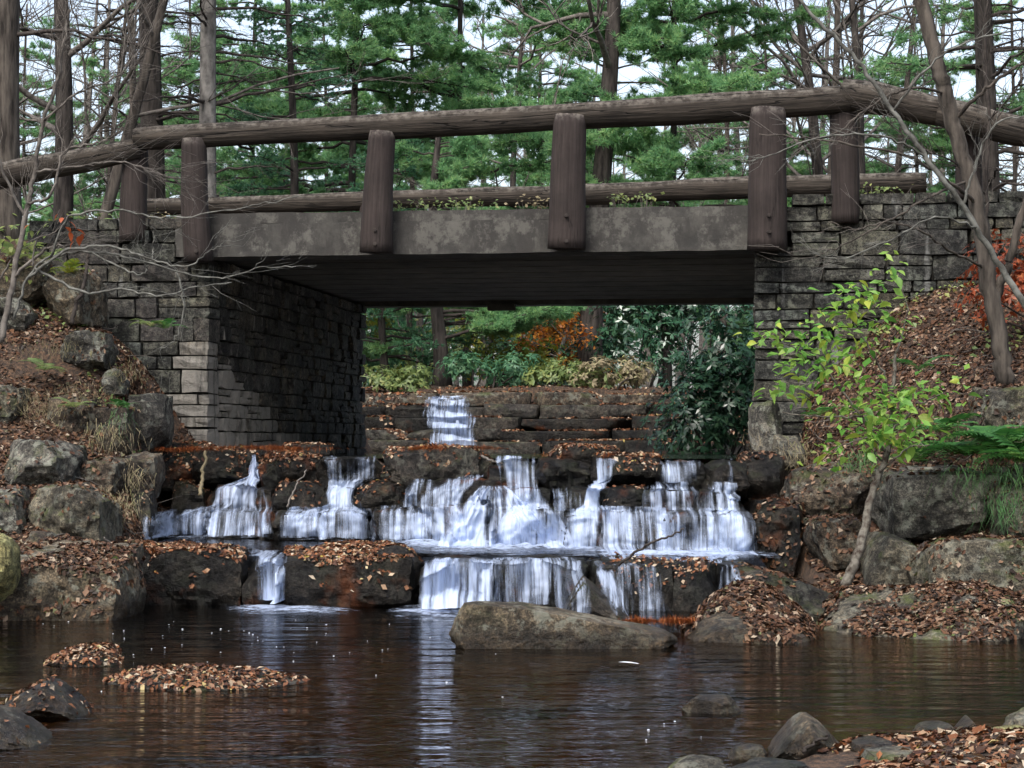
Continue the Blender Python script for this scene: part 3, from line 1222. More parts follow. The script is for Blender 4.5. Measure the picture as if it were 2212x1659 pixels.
def rock(box, d, thick, mat, seed, name='boulder', label=None, parent=None, leaf=0.0, res=None, bury=0.0, cat='boulder', lk='cascade', **kw):
    x0, y0, x1, y1 = box
    w = (x1 - x0) / FOC * d
    h = (y1 - y0) / FOC * d + bury
    c = at((x0 + x1) / 2, (y0 + y1) / 2, d)
    c.z -= bury / 2
    if res is None:
        res = int(max(9, min(24, (x1 - x0) / 9)))
    V, Q = rock_verts((w, thick, h), seed, res=res, **kw)
    me = mesh_from(name, V, Q, [M[mat]], True)
    me.set_sharp_from_angle(angle=math.radians(24))
    o = link(name, me, parent)
    loc = Matrix.Translation(c)
    o.matrix_basis = parent.matrix_basis.inverted() @ loc if parent else loc
    if label:
        tag(o, label, cat)
    ROCKS.append((V + np.array(c), Q))
    if leaf > 0:
        LEAFY.append((V + np.array(c), Q, leaf, lk))
    return o


def dB(px):
    return lerp(18.0, 15.3, (px - 340) / (1610 - 340))


def dL(px):
    return lerp(14.75, 14.15, (px - 250) / (1600 - 250))


# ------------------------------------------------------------------ the middle cascade
casc = empty('rock_cascade', tuple(at(980, 1190, 16.4)), 0)
tag(casc, 'wide cascade of dark wet boulders laid in tiers below the bridge', 'rock cascade')
sd_ = 400


def crow(rows, doff, thick, mat='rock_wet', leaf=0.0, block=0.6, bury=0.05):
    global sd_
    for b in rows:
        x0, y0, x1, y1 = b[:4]
        lf = b[4] if len(b) > 4 else leaf
        mt = b[5] if len(b) > 5 else mat
        sd_ += 1
        rock((x0 - 5, y0, x1 + 5, y1 + 8), dB((x0 + x1) / 2) + doff, thick, mt, sd_, 'rock', None, casc, lf, block=block, bury=bury, planes=7)


# first row: leaf-topped lip stones
crow([(318, 968, 440, 1045, 500), (425, 966, 552, 1042, 500), (560, 968, 696, 1040, 500), (690, 985, 830, 1040, 0), (826, 962, 1062, 1050, 500, 'rock_dark'),
      (1055, 990, 1175, 1110, 0), (1160, 988, 1290, 1050, 0), (1275, 978, 1428, 1050, 350), (1415, 992, 1520, 1060, 0), (1510, 992, 1612, 1060, 0)], 0.75, 0.8)
crow([(1190, 960, 1330, 990, 500), (600, 958, 720, 985, 600), (340, 955, 470, 985, 600)], 1.0, 0.6)
# second row
crow([(380, 1035, 465, 1110, 150), (450, 1045, 570, 1105, 0), (565, 1050, 600, 1110, 0), (588, 1036, 705, 1100, 120), (700, 1048, 765, 1110, 0), (750, 1036, 905, 1100, 120),
      (890, 1030, 1080, 1120, 0), (1060, 1045, 1200, 1130, 0), (1195, 1050, 1310, 1120, 0), (1298, 1048, 1400, 1105, 60), (1388, 1052, 1500, 1115, 0), (1490, 1056, 1606, 1120, 0)], 0.42, 0.7)
# third row
crow([(335, 1100, 465, 1168, 0), (455, 1098, 572, 1168, 0), (560, 1100, 605, 1165, 0), (596, 1098, 700, 1170, 0), (690, 1096, 808, 1170, 0), (800, 1096, 935, 1175, 0),
      (925, 1085, 1080, 1180, 0), (1070, 1090, 1225, 1185, 0), (1215, 1100, 1305, 1190, 0), (1288, 1096, 1450, 1200, 0), (1436, 1098, 1560, 1205, 0), (1540, 1100, 1625, 1210, 0)], 0.12, 0.6)
crow([(1040, 1036, 1082, 1062, 0)], 0.2, 0.2)
# buried rubble core that closes the gaps
rock((300, 1030, 1660, 1230), 17.6, 0.9, 'rock_wet', 77, 'rubble_core', None, casc, 0, res=18, block=0.9, rough=0.5, rot=(0, 0, -math.atan(2.7 / 4.6)))

# ------------------------------------------------------------------ the lower ledge
ledge = empty('rock_ledge', tuple(at(950, 1310, 14.4)), 0)
tag(ledge, 'low ledge of long dark stones holding back the middle pool', 'rock ledge')
k = 0
for (x0, y0, x1, y1, lf, mt) in [(240, 1172, 400, 1318, 900, 'rock_wet'), (330, 1176, 548, 1312, 900, 'rock_wet'), (535, 1198, 625, 1320, 0, 'rock_wet'),
                                 (606, 1172, 925, 1322, 1000, 'rock_wet'), (900, 1196, 1080, 1325, 0, 'rock_wet'), (1065, 1198, 1270, 1325, 0, 'rock_wet'),
                                 (1255, 1201, 1450, 1345, 120, 'rock_wet'), (1435, 1208, 1562, 1340, 260, 'rock_wet'), (1540, 1203, 1640, 1340, 0, 'rock_wet')]:
    k += 1
    rock((x0, y0, x1, y1), dL((x0 + x1) / 2) + 0.3, 0.95, mt, 500 + k, 'rock', None, ledge, lf, block=0.78, bury=0.1, planes=6, rough=0.8)
rock((220, 1225, 1700, 1330), 15.2, 0.9, 'rock_wet', 78, 'rubble_core', None, ledge, 0, res=16, block=0.9, rough=0.4)

_front = [on_z(1640, 1199, ZM), on_z(1450, 1198, ZM), on_z(1250, 1197, ZM), on_z(1080, 1195, ZM), on_z(900, 1194, ZM), on_z(750, 1192, ZM), on_z(600, 1190, ZM), on_z(430, 1188, ZM), on_z(260, 1186, ZM)]
_back = [on_z(x, y, ZM) for x, y in ((1720, 1185), (1480, 1178), (1250, 1170), (1080, 1164), (900, 1158), (740, 1156), (580, 1154), (400, 1152), (215, 1150))]
_rows = [_back, [(a_ + b__) / 2 for a_, b__ in zip(_back, _front)], _front,
         [p + Vector((0.0, -0.12, -0.02)) for p in _front], [p + Vector((0.02, -0.24, -0.07)) for p in _front], [p + Vector((0.02, -0.32, -0.16)) for p in _front]]
V = np.array([tuple(p) for r in _rows for p in r])
i_ = np.arange(len(V)).reshape(len(_rows), len(_front))
Q = np.stack([i_[:-1, :-1], i_[:-1, 1:], i_[1:, 1:], i_[1:, :-1]], -1).reshape(-1, 4)
struct(link('middle_pool_water', mesh_from('middle_pool_water', V, Q, [M['pool_mid']], True)), label='narrow dark pool between the two rock ledges')
poly_sheet('upper_pool_water', [bw(U0 - 0.3, -0.55, 0), bw(U0 - 0.3, 13, 0), bw(U1 + 3, 13, 0), bw(U1 + 3, 7.2, 0), bw(U1 + 0.2, 7, 0), bw(U1 + 0.1, -1.0, 0), bw(0.6, -0.85, 0)], ZU - 0.03, M['pool_mid'])['label'] = 'shallow still water lying under the bridge'

# ------------------------------------------------------------------ the stepped dam upstream
DV = 12.3
dam = empty('stepped_dam', tuple(bw(0, DV, ZU)), 0)
tag(dam, 'stepped dam of flat stone courses seen through the bridge opening', 'stone dam')
r_ = random.Random(5)
ys_ = [851, 876, 902, 929, 955, 985]
for row in range(5):
    v = DV - row * 0.28
    px = 760
    zt = bp(1150, ys_[row], v)[1]
    zb = bp(1150, ys_[row + 1], v)[1]
    u = bp(720, 900, v)[0] + r_.uniform(0, 0.4)
    uend = bp(1640, 900, v)[0]
    while u < uend:
        l = r_.uniform(0.6, 1.7)
        sd_ += 1
        hh = zt - zb + 0.05
        dz = r_.uniform(-0.02, 0.03)
        in_gap = abs(bp(965, 900, v)[0] - u - l / 2) < 0.45
        V, Q = rock_verts((l, 0.8, hh), sd_, block=0.94, rough=0.5, res=10, planes=3)
        c = bw(u + l / 2, v + 0.25 + r_.uniform(-0.06, 0.06), (zt + zb) / 2 - 0.02 + dz - (0.1 if in_gap and row == 0 else 0))
        R = np.array(Matrix.Rotation(-PSI, 3, 'Z'))
        V = V @ R.T
        o = link('rock', mesh_from('rock', V, Q, [M['rock_brown' if row == 0 else 'rock_dark' if r_.random() < 0.35 else 'rock_wet']], True), dam)
        o.matrix_basis = dam.matrix_basis.inverted() @ Matrix.Translation(c)
        ROCKS.append((V + np.array(c), Q))
        if not in_gap:
            LEAFY.append((V + np.array(c), Q, 300 if row else 120, 'dam'))
        u += l - 0.02
mbk = MB()
mbk.box((0, 0, 0), (9, 0.5, 0.9))
o = link('rubble_core', mbk.mesh('rubble_core', [M['rock_wet']]), dam)
o.matrix_basis = dam.matrix_basis.inverted() @ Matrix.Translation(bw(0.3, DV + 0.55, ZU + 0.2)) @ Matrix.Rotation(-PSI, 4, 'Z')

# ------------------------------------------------------------------ loose boulders
def taper_right(q):
    q = q.copy()
    t = (q[:, 0] + 1) / 2
    top = 1 - 1.1 * np.clip(t, 0, 1) ** 1.2
    q[:, 2] = np.where(q[:, 2] > -1, -1 + (q[:, 2] + 1) * (top + 1) / 2, q[:, 2])
    lift = 0.35 * np.clip(0.55 - t, 0, 1)
    q[:, 2] = np.where(q[:, 2] < 0, q[:, 2] + lift * np.clip(t * 6, 0, 1), q[:, 2])
    return q


def ridge(peak, sharp=1.2):
    def f(q):
        q = q.copy()
        t = np.abs(q[:, 0] - peak) / (1 + np.abs(peak) * np.sign(q[:, 0] - peak) * np.sign(-peak + 1e-6) * -1 + 1e-6)
        t = np.where(q[:, 0] > peak, (q[:, 0] - peak) / (1 - peak), (peak - q[:, 0]) / (1 + peak))
        sc = 1 - 0.85 * np.clip(t, 0, 1) ** sharp
        q[:, 2] = -1 + (q[:, 2] + 1) * sc
        return q
    return f


def slope_right(q):
    q = q.copy()
    t = (q[:, 0] + 1) / 2
    q[:, 2] = -1 + (q[:, 2] + 1) * (1 - 0.6 * t)
    return q


B = [
    # left bank
    ('large smooth grey boulder with a flat lichen covered end on the left bank', (20, 948, 184, 1044), 16.7, 0.75, 'rock_grey', 150, 'bankl', dict(block=.5)),
    ('pale boulder at the picture edge under the smooth grey boulder', (-90, 1050, 84, 1168), 15.9, 0.9, 'rock_grey', 120, 'bankl', dict(block=.5)),
    ('squat boulder with a bright moss patch below the smooth grey boulder', (72, 1042, 252, 1170), 15.9, 0.9, 'rock_moss', 120, 'bankl', dict(block=.55)),
    ('brown angular boulder leaning beside the top of the left cascade', (180, 985, 290, 1060), 17.0, 0.6, 'rock_brown', 250, 'bankl', dict(block=.5)),
    ('round brown boulder touching the left end of the cascade lip', (262, 975, 350, 1062), 17.3, 0.6, 'rock_brown', 120, 'bankl', dict(block=.3)),
    ('dark damp boulder at the left foot of the cascade', (225, 1052, 345, 1172), 17.2, 0.7, 'rock_dark', 120, 'bankl', dict(block=.5)),
    ('small flat brown stone lying on leaves beside the yellow boulder', (50, 1147, 128, 1184), 15.0, 0.35, 'rock_brown', 0, 'bankl', dict(block=.3)),
    ('yellow lichen covered boulder cut by the left picture edge', (-75, 1150, 38, 1285), 13.1, 0.4, 'rock_yellow', 0, 'bankl', dict(block=.3)),
    ('broad tilted slab strewn with leaves at the left pool edge', (-30, 1182, 314, 1345), 13.9, 1.5, 'rock_tan', 1100, 'bankl', dict(block=.78, rot=(.16, .02, 0), rough=.8, bury=.08)),
    ('upright grey stone against the foot of the left abutment', (280, 848, 368, 965), 18.2, 0.5, 'rock_grey', 0, 'bankl', dict(block=.75)),
    ('pale rounded boulder against the left abutment with a dark hollow beside it', (100, 585, 224, 700), 18.95, 0.6, 'rock_tan', 200, 'bankl', dict(block=.5)),
    ('grey boulder high on the left bank below the dark hollow', (-60, 640, 90, 712), 18.8, 0.7, 'rock_grey', 200, 'bankl', dict(block=.4)),
    ('broad pale boulder at the top of the left bank under the ferns', (-90, 552, 125, 655), 19.1, 0.7, 'rock_tan', 300, 'bankl', dict(block=.5)),
    ('light grey overhanging stone in the middle of the left leaf bank', (130, 712, 250, 788), 18.3, 0.5, 'rock_grey', 200, 'bankl', dict(block=.4)),
    ('small oval grey stone in the leaves beside the left abutment', (220, 795, 280, 842), 18.05, 0.3, 'rock_grey', 0, 'bankl', dict(block=.3)),
    ('brown block half buried in the left bank above the grey boulder', (200, 880, 296, 966), 17.6, 0.5, 'rock_brown', 300, 'bankl', dict(block=.6)),
    ('low purplish stone in the dry grass of the left bank', (110, 850, 215, 940), 17.6, 0.5, 'rock_brown', 300, 'bankl', dict(block=.5)),
    ('mossy green stone half hidden at the far left of the bank', (-40, 830, 60, 905), 17.5, 0.5, 'rock_moss', 200, 'bankl', dict(block=.5)),
    # right bank
    ('dark wet boulder topped with leaves at the right end of the cascade lip', (1586, 975, 1690, 1085), 16.5, 0.7, 'rock_wet', 300, 'bankr', dict(block=.55)),
    ('tall black wet boulder at the right foot of the cascade', (1592, 1072, 1758, 1215), 15.8, 0.9, 'rock_wet', 200, 'bankr', dict(block=.6)),
    ('upright grey stone with white streaks at the foot of the right abutment', (1618, 866, 1694, 970), 18.2, 0.45, 'rock_grey', 0, 'bankr', dict(block=.7)),
    ('small mossy brown stone beside the streaked upright stone', (1668, 938, 1740, 995), 17.5, 0.4, 'rock_moss', 0, 'bankr', dict(block=.4)),
    ('long brown boulder left of the sapling trunk', (1684, 998, 1905, 1120), 16.1, 0.9, 'rock_brown', 150, 'bankr', dict(block=.65)),
    ('huge pale mottled boulder right of the sapling trunk', (1880, 1004, 2145, 1150), 15.5, 1.0, 'rock_grey', 120, 'bankr', dict(block=.6, rough=.8)),
    ('moss hung boulder under the ferns at the right picture edge', (2115, 1000, 2340, 1165), 15.1, 1.0, 'rock_moss', 150, 'bankr', dict(block=.6)),
    ('brown leaf topped boulder behind the foot of the sapling', (1736, 1112, 1880, 1220), 15.2, 0.7, 'rock_brown', 350, 'bankr', dict(block=.5)),
    ('mossy block between the sapling foot and the long cracked block', (1855, 1148, 1968, 1262), 14.8, 0.7, 'rock_moss', 0, 'bankr', dict(block=.65)),
    ('long cracked block with leaves on top on the right bank', (1955, 1158, 2330, 1290), 14.4, 0.9, 'rock_moss', 350, 'bankr', dict(block=.8, rough=.7)),
    ('dark slab sloping down from the cascade into red leaves', (1580, 1200, 1868, 1345), 14.0, 0.9, 'rock_dark', 350, 'bankr', dict(block=.7, prof=slope_right, bury=.08)),
    ('low mossy rock under thick leaves at the right pool edge', (1780, 1288, 2400, 1440), 12.5, 1.5, 'rock_moss', 1300, 'bankr', dict(block=.6, rot=(.12, -.05, 0), bury=.1)),
    ('mossy rock high on the right bank below the leaning tree', (2085, 830, 2330, 960), 15.8, 0.8, 'rock_moss', 350, 'bankr', dict(block=.5)),
    ('leaf strewn mound of rock right of the long pale boulder', (1440, 1284, 1800, 1412), 12.35, 1.3, 'rock_tan', 1300, 'bankr', dict(block=.45, prof=ridge(-.05, 2.8), bury=.06, rot=(.16, .03, 0))),
    ('long pale boulder tapering to the right in front of the lower falls', (972, 1284, 1460, 1402), 11.75, 0.62, 'rock_tan', 0, 'bankr', dict(block=.62, prof=taper_right, rough=.6, bury=.02)),
    ('wet triangular rock splitting the lower fall behind the long boulder', (1196, 1242, 1372, 1345), 13.3, 0.5, 'rock_dark', 0, 'bankr', dict(block=.5, prof=ridge(-.25, 1.0), bury=.05)),
    # in the pool
    ('thin leaf covered rock awash at the far left of the pool', (76, 1402, 264, 1440), 10.75, 0.5, 'rock_brown', 1500, 'pool', dict(block=.5, prof=ridge(.5, 2.0), rot=(.1, -.04, .1))),
    ('long leaf covered rock awash in the middle of the pool', (196, 1452, 672, 1494), 9.75, 0.5, 'rock_dark', 1500, 'pool', dict(block=.5, prof=ridge(-.35, 2.2), rot=(.1, .01, -.06))),
    ('peaked brown rock with an orange leaf rim near the left edge', (-30, 1466, 208, 1560), 8.75, 0.5, 'rock_brown', 250, 'pool', dict(block=.3, prof=ridge(.15, 1.2))),
    ('smooth tan rock in the lower left corner of the pool', (-110, 1522, 108, 1620), 7.9, 0.5, 'rock_tan', 60, 'pool', dict(block=.3, prof=ridge(-.3, 1.3))),
    ('low oval pinkish rock standing alone in the pool', (1470, 1499, 1602, 1548), 8.8, 0.22, 'rock_tan', 0, 'pool', dict(block=.25)),
    # gravel bar
    ('peaked tan rock at the water edge of the leaf bar', (1650, 1538, 1856, 1660), 7.6, 0.4, 'rock_tan', 0, 'bar', dict(block=.3, prof=ridge(-.15, 1.3), rough=.7)),
    ('small round stone left of the peaked tan rock', (1572, 1606, 1658, 1668), 7.3, 0.16, 'rock_tan', 0, 'bar', dict(block=.25)),
    ('flat mossy stone at the left tip of the leaf bar', (1418, 1630, 1572, 1710), 7.1, 0.3, 'rock_moss', 0, 'bar', dict(block=.3)),
    ('flat grey stone on the bottom picture edge', (1545, 1644, 1765, 1730), 6.95, 0.3, 'rock_grey', 0, 'bar', dict(block=.45)),
    ('flat pale stone beside the small pointed stone on the bar', (1970, 1562, 2066, 1605), 7.95, 0.22, 'rock_tan', 0, 'bar', dict(block=.3)),
    ('small pointed stone on the far side of the leaf bar', (2052, 1546, 2124, 1598), 7.9, 0.16, 'rock_tan', 0, 'bar', dict(block=.2, prof=ridge(.1, 1.2))),
    ('yellowish stone in leaves at the right picture edge', (2128, 1570, 2280, 1635), 7.6, 0.3, 'rock_yellow', 0, 'bar', dict(block=.35)),
    ('mossy stone behind the yellowish stone at the right edge', (2165, 1530, 2290, 1590), 8.0, 0.25, 'rock_moss', 0, 'bar', dict(block=.3)),
    ('small dark grey stone among leaves low on the bar', (2016, 1612, 2092, 1660), 7.25, 0.15, 'rock_dark', 0, 'bar', dict(block=.25)),
    ('flat greenish stone half covered by leaves on the bar', (1868, 1620, 1985, 1665), 7.2, 0.3, 'rock_moss', 200, 'bar', dict(block=.5)),
    ('low brown stone right of the peaked tan rock', (1830, 1592, 1965, 1640), 7.5, 0.3, 'rock_brown', 120, 'bar', dict(block=.4)),
]
for n_, (lab, box, d, th, mt, lf, lk, kw) in enumerate(B):
    if lk in ('bankl', 'bankr') and 'bury' not in kw:
        kw['bury'] = .08
        kw['block'] = min(.8, kw.get('block', .5) + .12)
        th *= 1.25
    rock(box, d, th, mt, 900 + n_ * 3, 'boulder', lab, None, lf, lk=lk, **kw)


# ================================================================== FALLING WATER
from mathutils.bvhtree import BVHTree
_vs, _ps, _n = [], [], 0
for V_, Q_ in ROCKS:
    _vs += [tuple(v) for v in V_]
    _ps += [tuple(int(i) + _n for i in q) for q in Q_]
    _n += len(V_)
ROCK_BVH = BVHTree.FromPolygons(_vs, _ps)
FWD = Vector((0, 1, 0))


def cling(Pw, ns, nu1, reach, gap):
    """lay the sheet against the stones it runs over"""
    Y = Pw[:, 1].copy()
    for i, p in enumerate(Pw):
        h = ROCK_BVH.ray_cast(Vector((p[0], p[1] - 0.9, p[2])), FWD, 0.9 + reach)
        if h[0] is not None:
            Y[i] = h[0].y
    G = Y.reshape(ns, nu1)
    for _ in range(2):
        G2 = G.copy()
        G2[1:-1] = np.minimum(G[1:-1], (G[:-2] + G[1:-1] * 2 + G[2:]) / 4 + .03)
        G2[:, 1:-1] = np.minimum(G2[:, 1:-1], (G2[:, :-2] + G2[:, 1:-1] * 2 + G2[:, 2:]) / 4 + .03)
        G = G2
    # once thrown clear the water does not jump back in under an overhang
    G = np.minimum(G, np.minimum.accumulate(G, axis=0) + 0.16)
    Pw[:, 1] = G.ravel() - gap
    return Pw


def fall(parent, rows, dens=0.6, name='water_sheet', thick=0.05, seed=1, layers=1, step=5.0):
    """rows: (left px, right px, py, distance[, density])"""
    inv = parent.matrix_basis.inverted()
    for ly in range(layers):
        A = np.array([(r[0], r[1], r[2], r[3], r[4] if len(r) > 4 else dens) for r in rows], float)
        n = len(A)
        # arc-length like resampling
        L_ = np.concatenate([[0], np.cumsum(np.hypot(np.diff(A[:, 2]), 120 * np.diff(A[:, 3])) + 2)])
        ns = max(14, int(L_[-1] / 4))
        tt = np.linspace(0, L_[-1], ns)
        R = np.stack([np.interp(tt, L_, A[:, c]) for c in range(5)], 1)
        ker = np.array([.25, .5, .25])
        for _ in range(2):
            for c in range(5):
                R[1:-1, c] = np.convolve(R[:, c], ker, 'valid')
        w = max(A[:, 1] - A[:, 0])
        nu = max(6, int(w / step))
        uu = np.linspace(0, 1, nu + 1)
        fl = np.zeros(ns)
        fl[1:] = np.cumsum(np.hypot(np.diff(R[:, 2]) / FOC * R[1:, 3], np.diff(R[:, 3])))
        U, F = np.meshgrid(uu, fl)
        u, f_ = U.ravel(), F.ravel()
        rr = np.repeat(R, nu + 1, axis=0)
        z0 = np.zeros_like(u)
        jag = vnoise(np.stack([u * nu * 0.35, z0 + seed * 3.1, z0], 1), seed)
        n1 = vnoise(np.stack([u * w / 14.0 + seed, f_ * 2.5, z0 + ly * 9], 1), seed + 5)
        n2 = vnoise(np.stack([u * w / 5.0 + seed, f_ * 1.2, z0 + ly * 9], 1), seed + 6)
        wob = 5.0 * vnoise(np.stack([u * 3, f_ * 5, z0 + seed], 1), seed + 8)
        Pw = at_np(lerp(rr[:, 0], rr[:, 1], u) + wob, rr[:, 2] + 2.0 * jag, rr[:, 3])
        Pw = cling(Pw, ns, nu + 1, 0.45, 0.0)
        Pw[:, 1] += -0.018 - ly * 0.03 - thick * (0.35 * np.abs(n1) + 0.25 * np.abs(n2))
        UV = np.stack([Pw[:, 0] + seed * 3.7 + ly * 1.9, f_ + ly * 0.7 + seed], 1)
        e = np.minimum(u, 1 - u) * w / 22.0
        ends = np.minimum(1.0, 0.8 + np.repeat(np.arange(ns), nu + 1) / 4.0)
        D = (rr[:, 4] - 0.06 * ly) * ends - 0.3 * np.maximum(0.0, 1 - e) + 0.1 * jag + 0.13 * vnoise(np.stack([u * w / 38.0 + seed, f_ * 2.2, z0], 1), seed + 11)
        Mi = np.array(inv)
        V = Pw @ Mi[:3, :3].T + Mi[:3, 3]
        i_ = np.arange(ns * (nu + 1)).reshape(ns, nu + 1)
        Q = np.stack([i_[:-1, :-1], i_[1:, :-1], i_[1:, 1:], i_[:-1, 1:]], -1).reshape(-1, 4)
        me = mesh_from(name, V, Q, [M['fall']], True)
        at_ = me.attributes.new('dens', 'FLOAT', 'POINT')
        at_.data.foreach_set('value', np.array(D, np.float32))
        uvl = me.uv_layers.new(name='UVMap')
        lv = np.zeros(len(me.loops), np.int32)
        me.loops.foreach_get('vertex_index', lv)
        uvl.data.foreach_set('uv', np.array(UV, np.float32)[lv].ravel())
        o = link(name, me, parent)


def foam(parent, poly, z, dens=0.75, amp=0.03, seed=3, name='foam'):
    """poly: rows (left px, right px, py) on the water plane"""
    inv = parent.matrix_basis.inverted()
    A = np.array(poly, float)
    ns = 14
    t = np.linspace(0, 1, ns)
    ty = np.linspace(0, 1, len(A))
    R = np.stack([np.interp(t, ty, A[:, c]) for c in range(3)], 1)
    w = max(A[:, 1] - A[:, 0])
    nu = max(8, int(w / 6))
    U, I = np.meshgrid(np.linspace(0, 1, nu + 1), np.arange(ns))
    u, ii = U.ravel(), I.ravel()
    rr = np.repeat(R, nu + 1, axis=0)
    Pw = on_z_np(lerp(rr[:, 0], rr[:, 1], u), rr[:, 2], z + 0.012)
    f = vnoise(np.stack([Pw[:, 0] * 9, Pw[:, 1] * 9, u * 0 + seed], 1), seed)
    e = np.minimum(1, np.minimum(u, 1 - u) * w / 90.0) * np.minimum(1.0, np.minimum(ii + 3.0, ns - 1 - ii) / 8.0)
    Pw[:, 2] += amp * np.maximum(0.0, f) * e
    D = dens + 0.1 - 0.42 * (1 - e) + 0.12 * f
    Mi = np.array(inv)
    V = Pw @ Mi[:3, :3].T + Mi[:3, 3]
    i_ = np.arange(ns * (nu + 1)).reshape(ns, nu + 1)
    Q = np.stack([i_[:-1, :-1], i_[1:, :-1], i_[1:, 1:], i_[:-1, 1:]], -1).reshape(-1, 4)
    me = mesh_from(name, np.array(V), Q, [M['foam']], True)
    at_ = me.attributes.new('dens', 'FLOAT', 'POINT')
    at_.data.foreach_set('value', np.array(D, np.float32))
    link(name, me, parent)


def wf(px, py, d, label):
    e = empty('waterfall', tuple(at(px, py, d)))
    return tag(e, label, 'waterfall')


def rows_mid(rs):
    """rows with offsets measured from the foot of the middle cascade"""
    return [(a, b_, y, dB((a + b_) / 2) + o, *x) for a, b_, y, o, *x in rs]


w1 = wf(455, 1155, 17.6, 'narrow white chute widening into a veil at the left of the cascade')
fall(w1, rows_mid([(538, 556, 982, .48, 0.57), (530, 558, 1028, .40, 0.69), (490, 562, 1042, .2, 0.69), (460, 556, 1055, .06, 0.75), (452, 548, 1092, .0, 0.71), (395, 575, 1102, -.12, 0.57), (350, 590, 1120, -.2, 0.51), (335, 596, 1156, -.25, 0.55)]), seed=1)
fall(w1, rows_mid([(556, 580, 1050, .05, 0.45), (552, 592, 1095, .0, 0.53), (550, 594, 1152, -.25, 0.55)]), seed=2, layers=1)
foam(w1, [(310, 610, 1149), (300, 640, 1156), (330, 620, 1163)], ZM, 0.65)
w2 = wf(700, 1160, 17.2, 'white fall dropping between two leafy stones left of the centre')
fall(w2, rows_mid([(692, 820, 984, .5, 0.45), (695, 815, 1000, .36, 0.49), (698, 812, 1034, .34, 0.50), (700, 785, 1043, .1, 0.69), (702, 762, 1060, .0, 0.75), (704, 758, 1092, -.02, 0.75), (640, 790, 1103, -.12, 0.61), (600, 795, 1125, -.2, 0.55), (585, 800, 1160, -.26, 0.57)]), seed=3)
foam(w2, [(590, 830, 1154), (600, 850, 1162), (620, 840, 1168)], ZM, 0.63)
w3 = wf(1050, 1175, 16.5, 'broad white fan of water, the largest fall of the cascade')
fall(w3, rows_mid([(1072, 1168, 984, .5, .5), (1068, 1168, 996, .36, .6), (1078, 1166, 1030, .34, .58), (1088, 1164, 1070, .3, .52), (1098, 1162, 1112, .26, .5)]), seed=4)
fall(w3, rows_mid([(1000, 1050, 1026, .3, .5), (955, 1040, 1040, .1, .58), (915, 1020, 1062, -.05, .62), (885, 1005, 1090, -.1, .6), (905, 1010, 1110, -.22, .58), (925, 1020, 1172, -.3, .62)]), seed=5, thick=.08)
fall(w3, rows_mid([(1040, 1095, 1048, .18, .55), (1020, 1120, 1064, -.02, .7), (995, 1140, 1090, -.12, .72), (975, 1180, 1120, -.25, .7), (955, 1205, 1150, -.35, .72), (940, 1225, 1182, -.42, .74)]), seed=15, thick=.1)
fall(w3, rows_mid([(1118, 1170, 1082, .0, .55), (1090, 1205, 1110, -.2, .78), (1075, 1232, 1145, -.35, .78), (1060, 1248, 1184, -.46, .8)]), seed=6, thick=.12)
fall(w3, rows_mid([(1100, 1165, 1045, .06, .5), (1110, 1185, 1075, -.02, .62), (1130, 1205, 1100, -.1, .66)]), seed=16, layers=1)
fall(w3, rows_mid([(806, 935, 1096, .0, .44), (804, 940, 1108, -.2, .52), (802, 945, 1166, -.26, .52)]), seed=7, layers=1)
foam(w3, [(800, 1270, 1160), (830, 1300, 1172), (880, 1280, 1184), (960, 1200, 1194)], ZM, .72, .05)
w4 = wf(1270, 1185, 16.1, 'slim white fall between the fan and the round dark stone')
fall(w4, rows_mid([(1278, 1342, 988, .48, 0.47), (1280, 1336, 1005, .36, 0.55), (1284, 1332, 1038, .33, 0.57), (1268, 1326, 1046, .08, 0.73), (1262, 1304, 1062, .0, 0.79), (1255, 1300, 1096, -.04, 0.77), (1225, 1304, 1106, -.14, 0.65), (1212, 1302, 1130, -.2, 0.59), (1210, 1300, 1184, -.24, 0.61)]), seed=8)
fall(w4, rows_mid([(1200, 1230, 1062, .0, 0.55), (1192, 1226, 1098, -.06, 0.61), (1195, 1228, 1150, -.24, 0.61)]), seed=9, layers=1)
foam(w4, [(1200, 1320, 1176), (1190, 1340, 1186), (1230, 1320, 1194)], ZM, 0.71)
w5 = wf(1490, 1195, 15.7, 'wide stepped white fall at the right end of the cascade')
fall(w5, rows_mid([(1418, 1515, 993, .5, 0.47), (1420, 1512, 1008, .36, 0.55), (1424, 1508, 1042, .33, 0.55)]), seed=10)
fall(w5, rows_mid([(1562, 1594, 988, .5, 0.45), (1562, 1592, 1002, .36, 0.51), (1556, 1590, 1048, .33, 0.55)]), seed=11, layers=1)
fall(w5, rows_mid([(1405, 1500, 1040, .2, .58), (1396, 1496, 1052, .02, .66), (1390, 1490, 1076, -.02, .6), (1392, 1492, 1102, -.04, .58)]), seed=12)
fall(w5, rows_mid([(1520, 1600, 1042, .2, .55), (1516, 1606, 1054, .02, .66), (1518, 1600, 1078, -.02, .62), (1522, 1606, 1104, -.06, .64)]), seed=13)
fall(w5, rows_mid([(1440, 1545, 1096, .0, .5), (1436, 1548, 1110, -.18, .58), (1438, 1545, 1150, -.24, .56), (1430, 1550, 1200, -.3, .58)]), seed=14)
fall(w5, rows_mid([(1545, 1605, 1098, .0, .6), (1548, 1612, 1112, -.2, .68), (1550, 1626, 1150, -.3, .68), (1545, 1652, 1200, -.42, .72)]), seed=17)
fall(w5, rows_mid([(1480, 1530, 1050, .05, .42), (1484, 1526, 1080, .0, .46), (1470, 1540, 1104, -.08, .5)]), seed=18, layers=1)
foam(w5, [(1290, 1660, 1188), (1280, 1680, 1197), (1330, 1690, 1205)], ZM, 0.71)

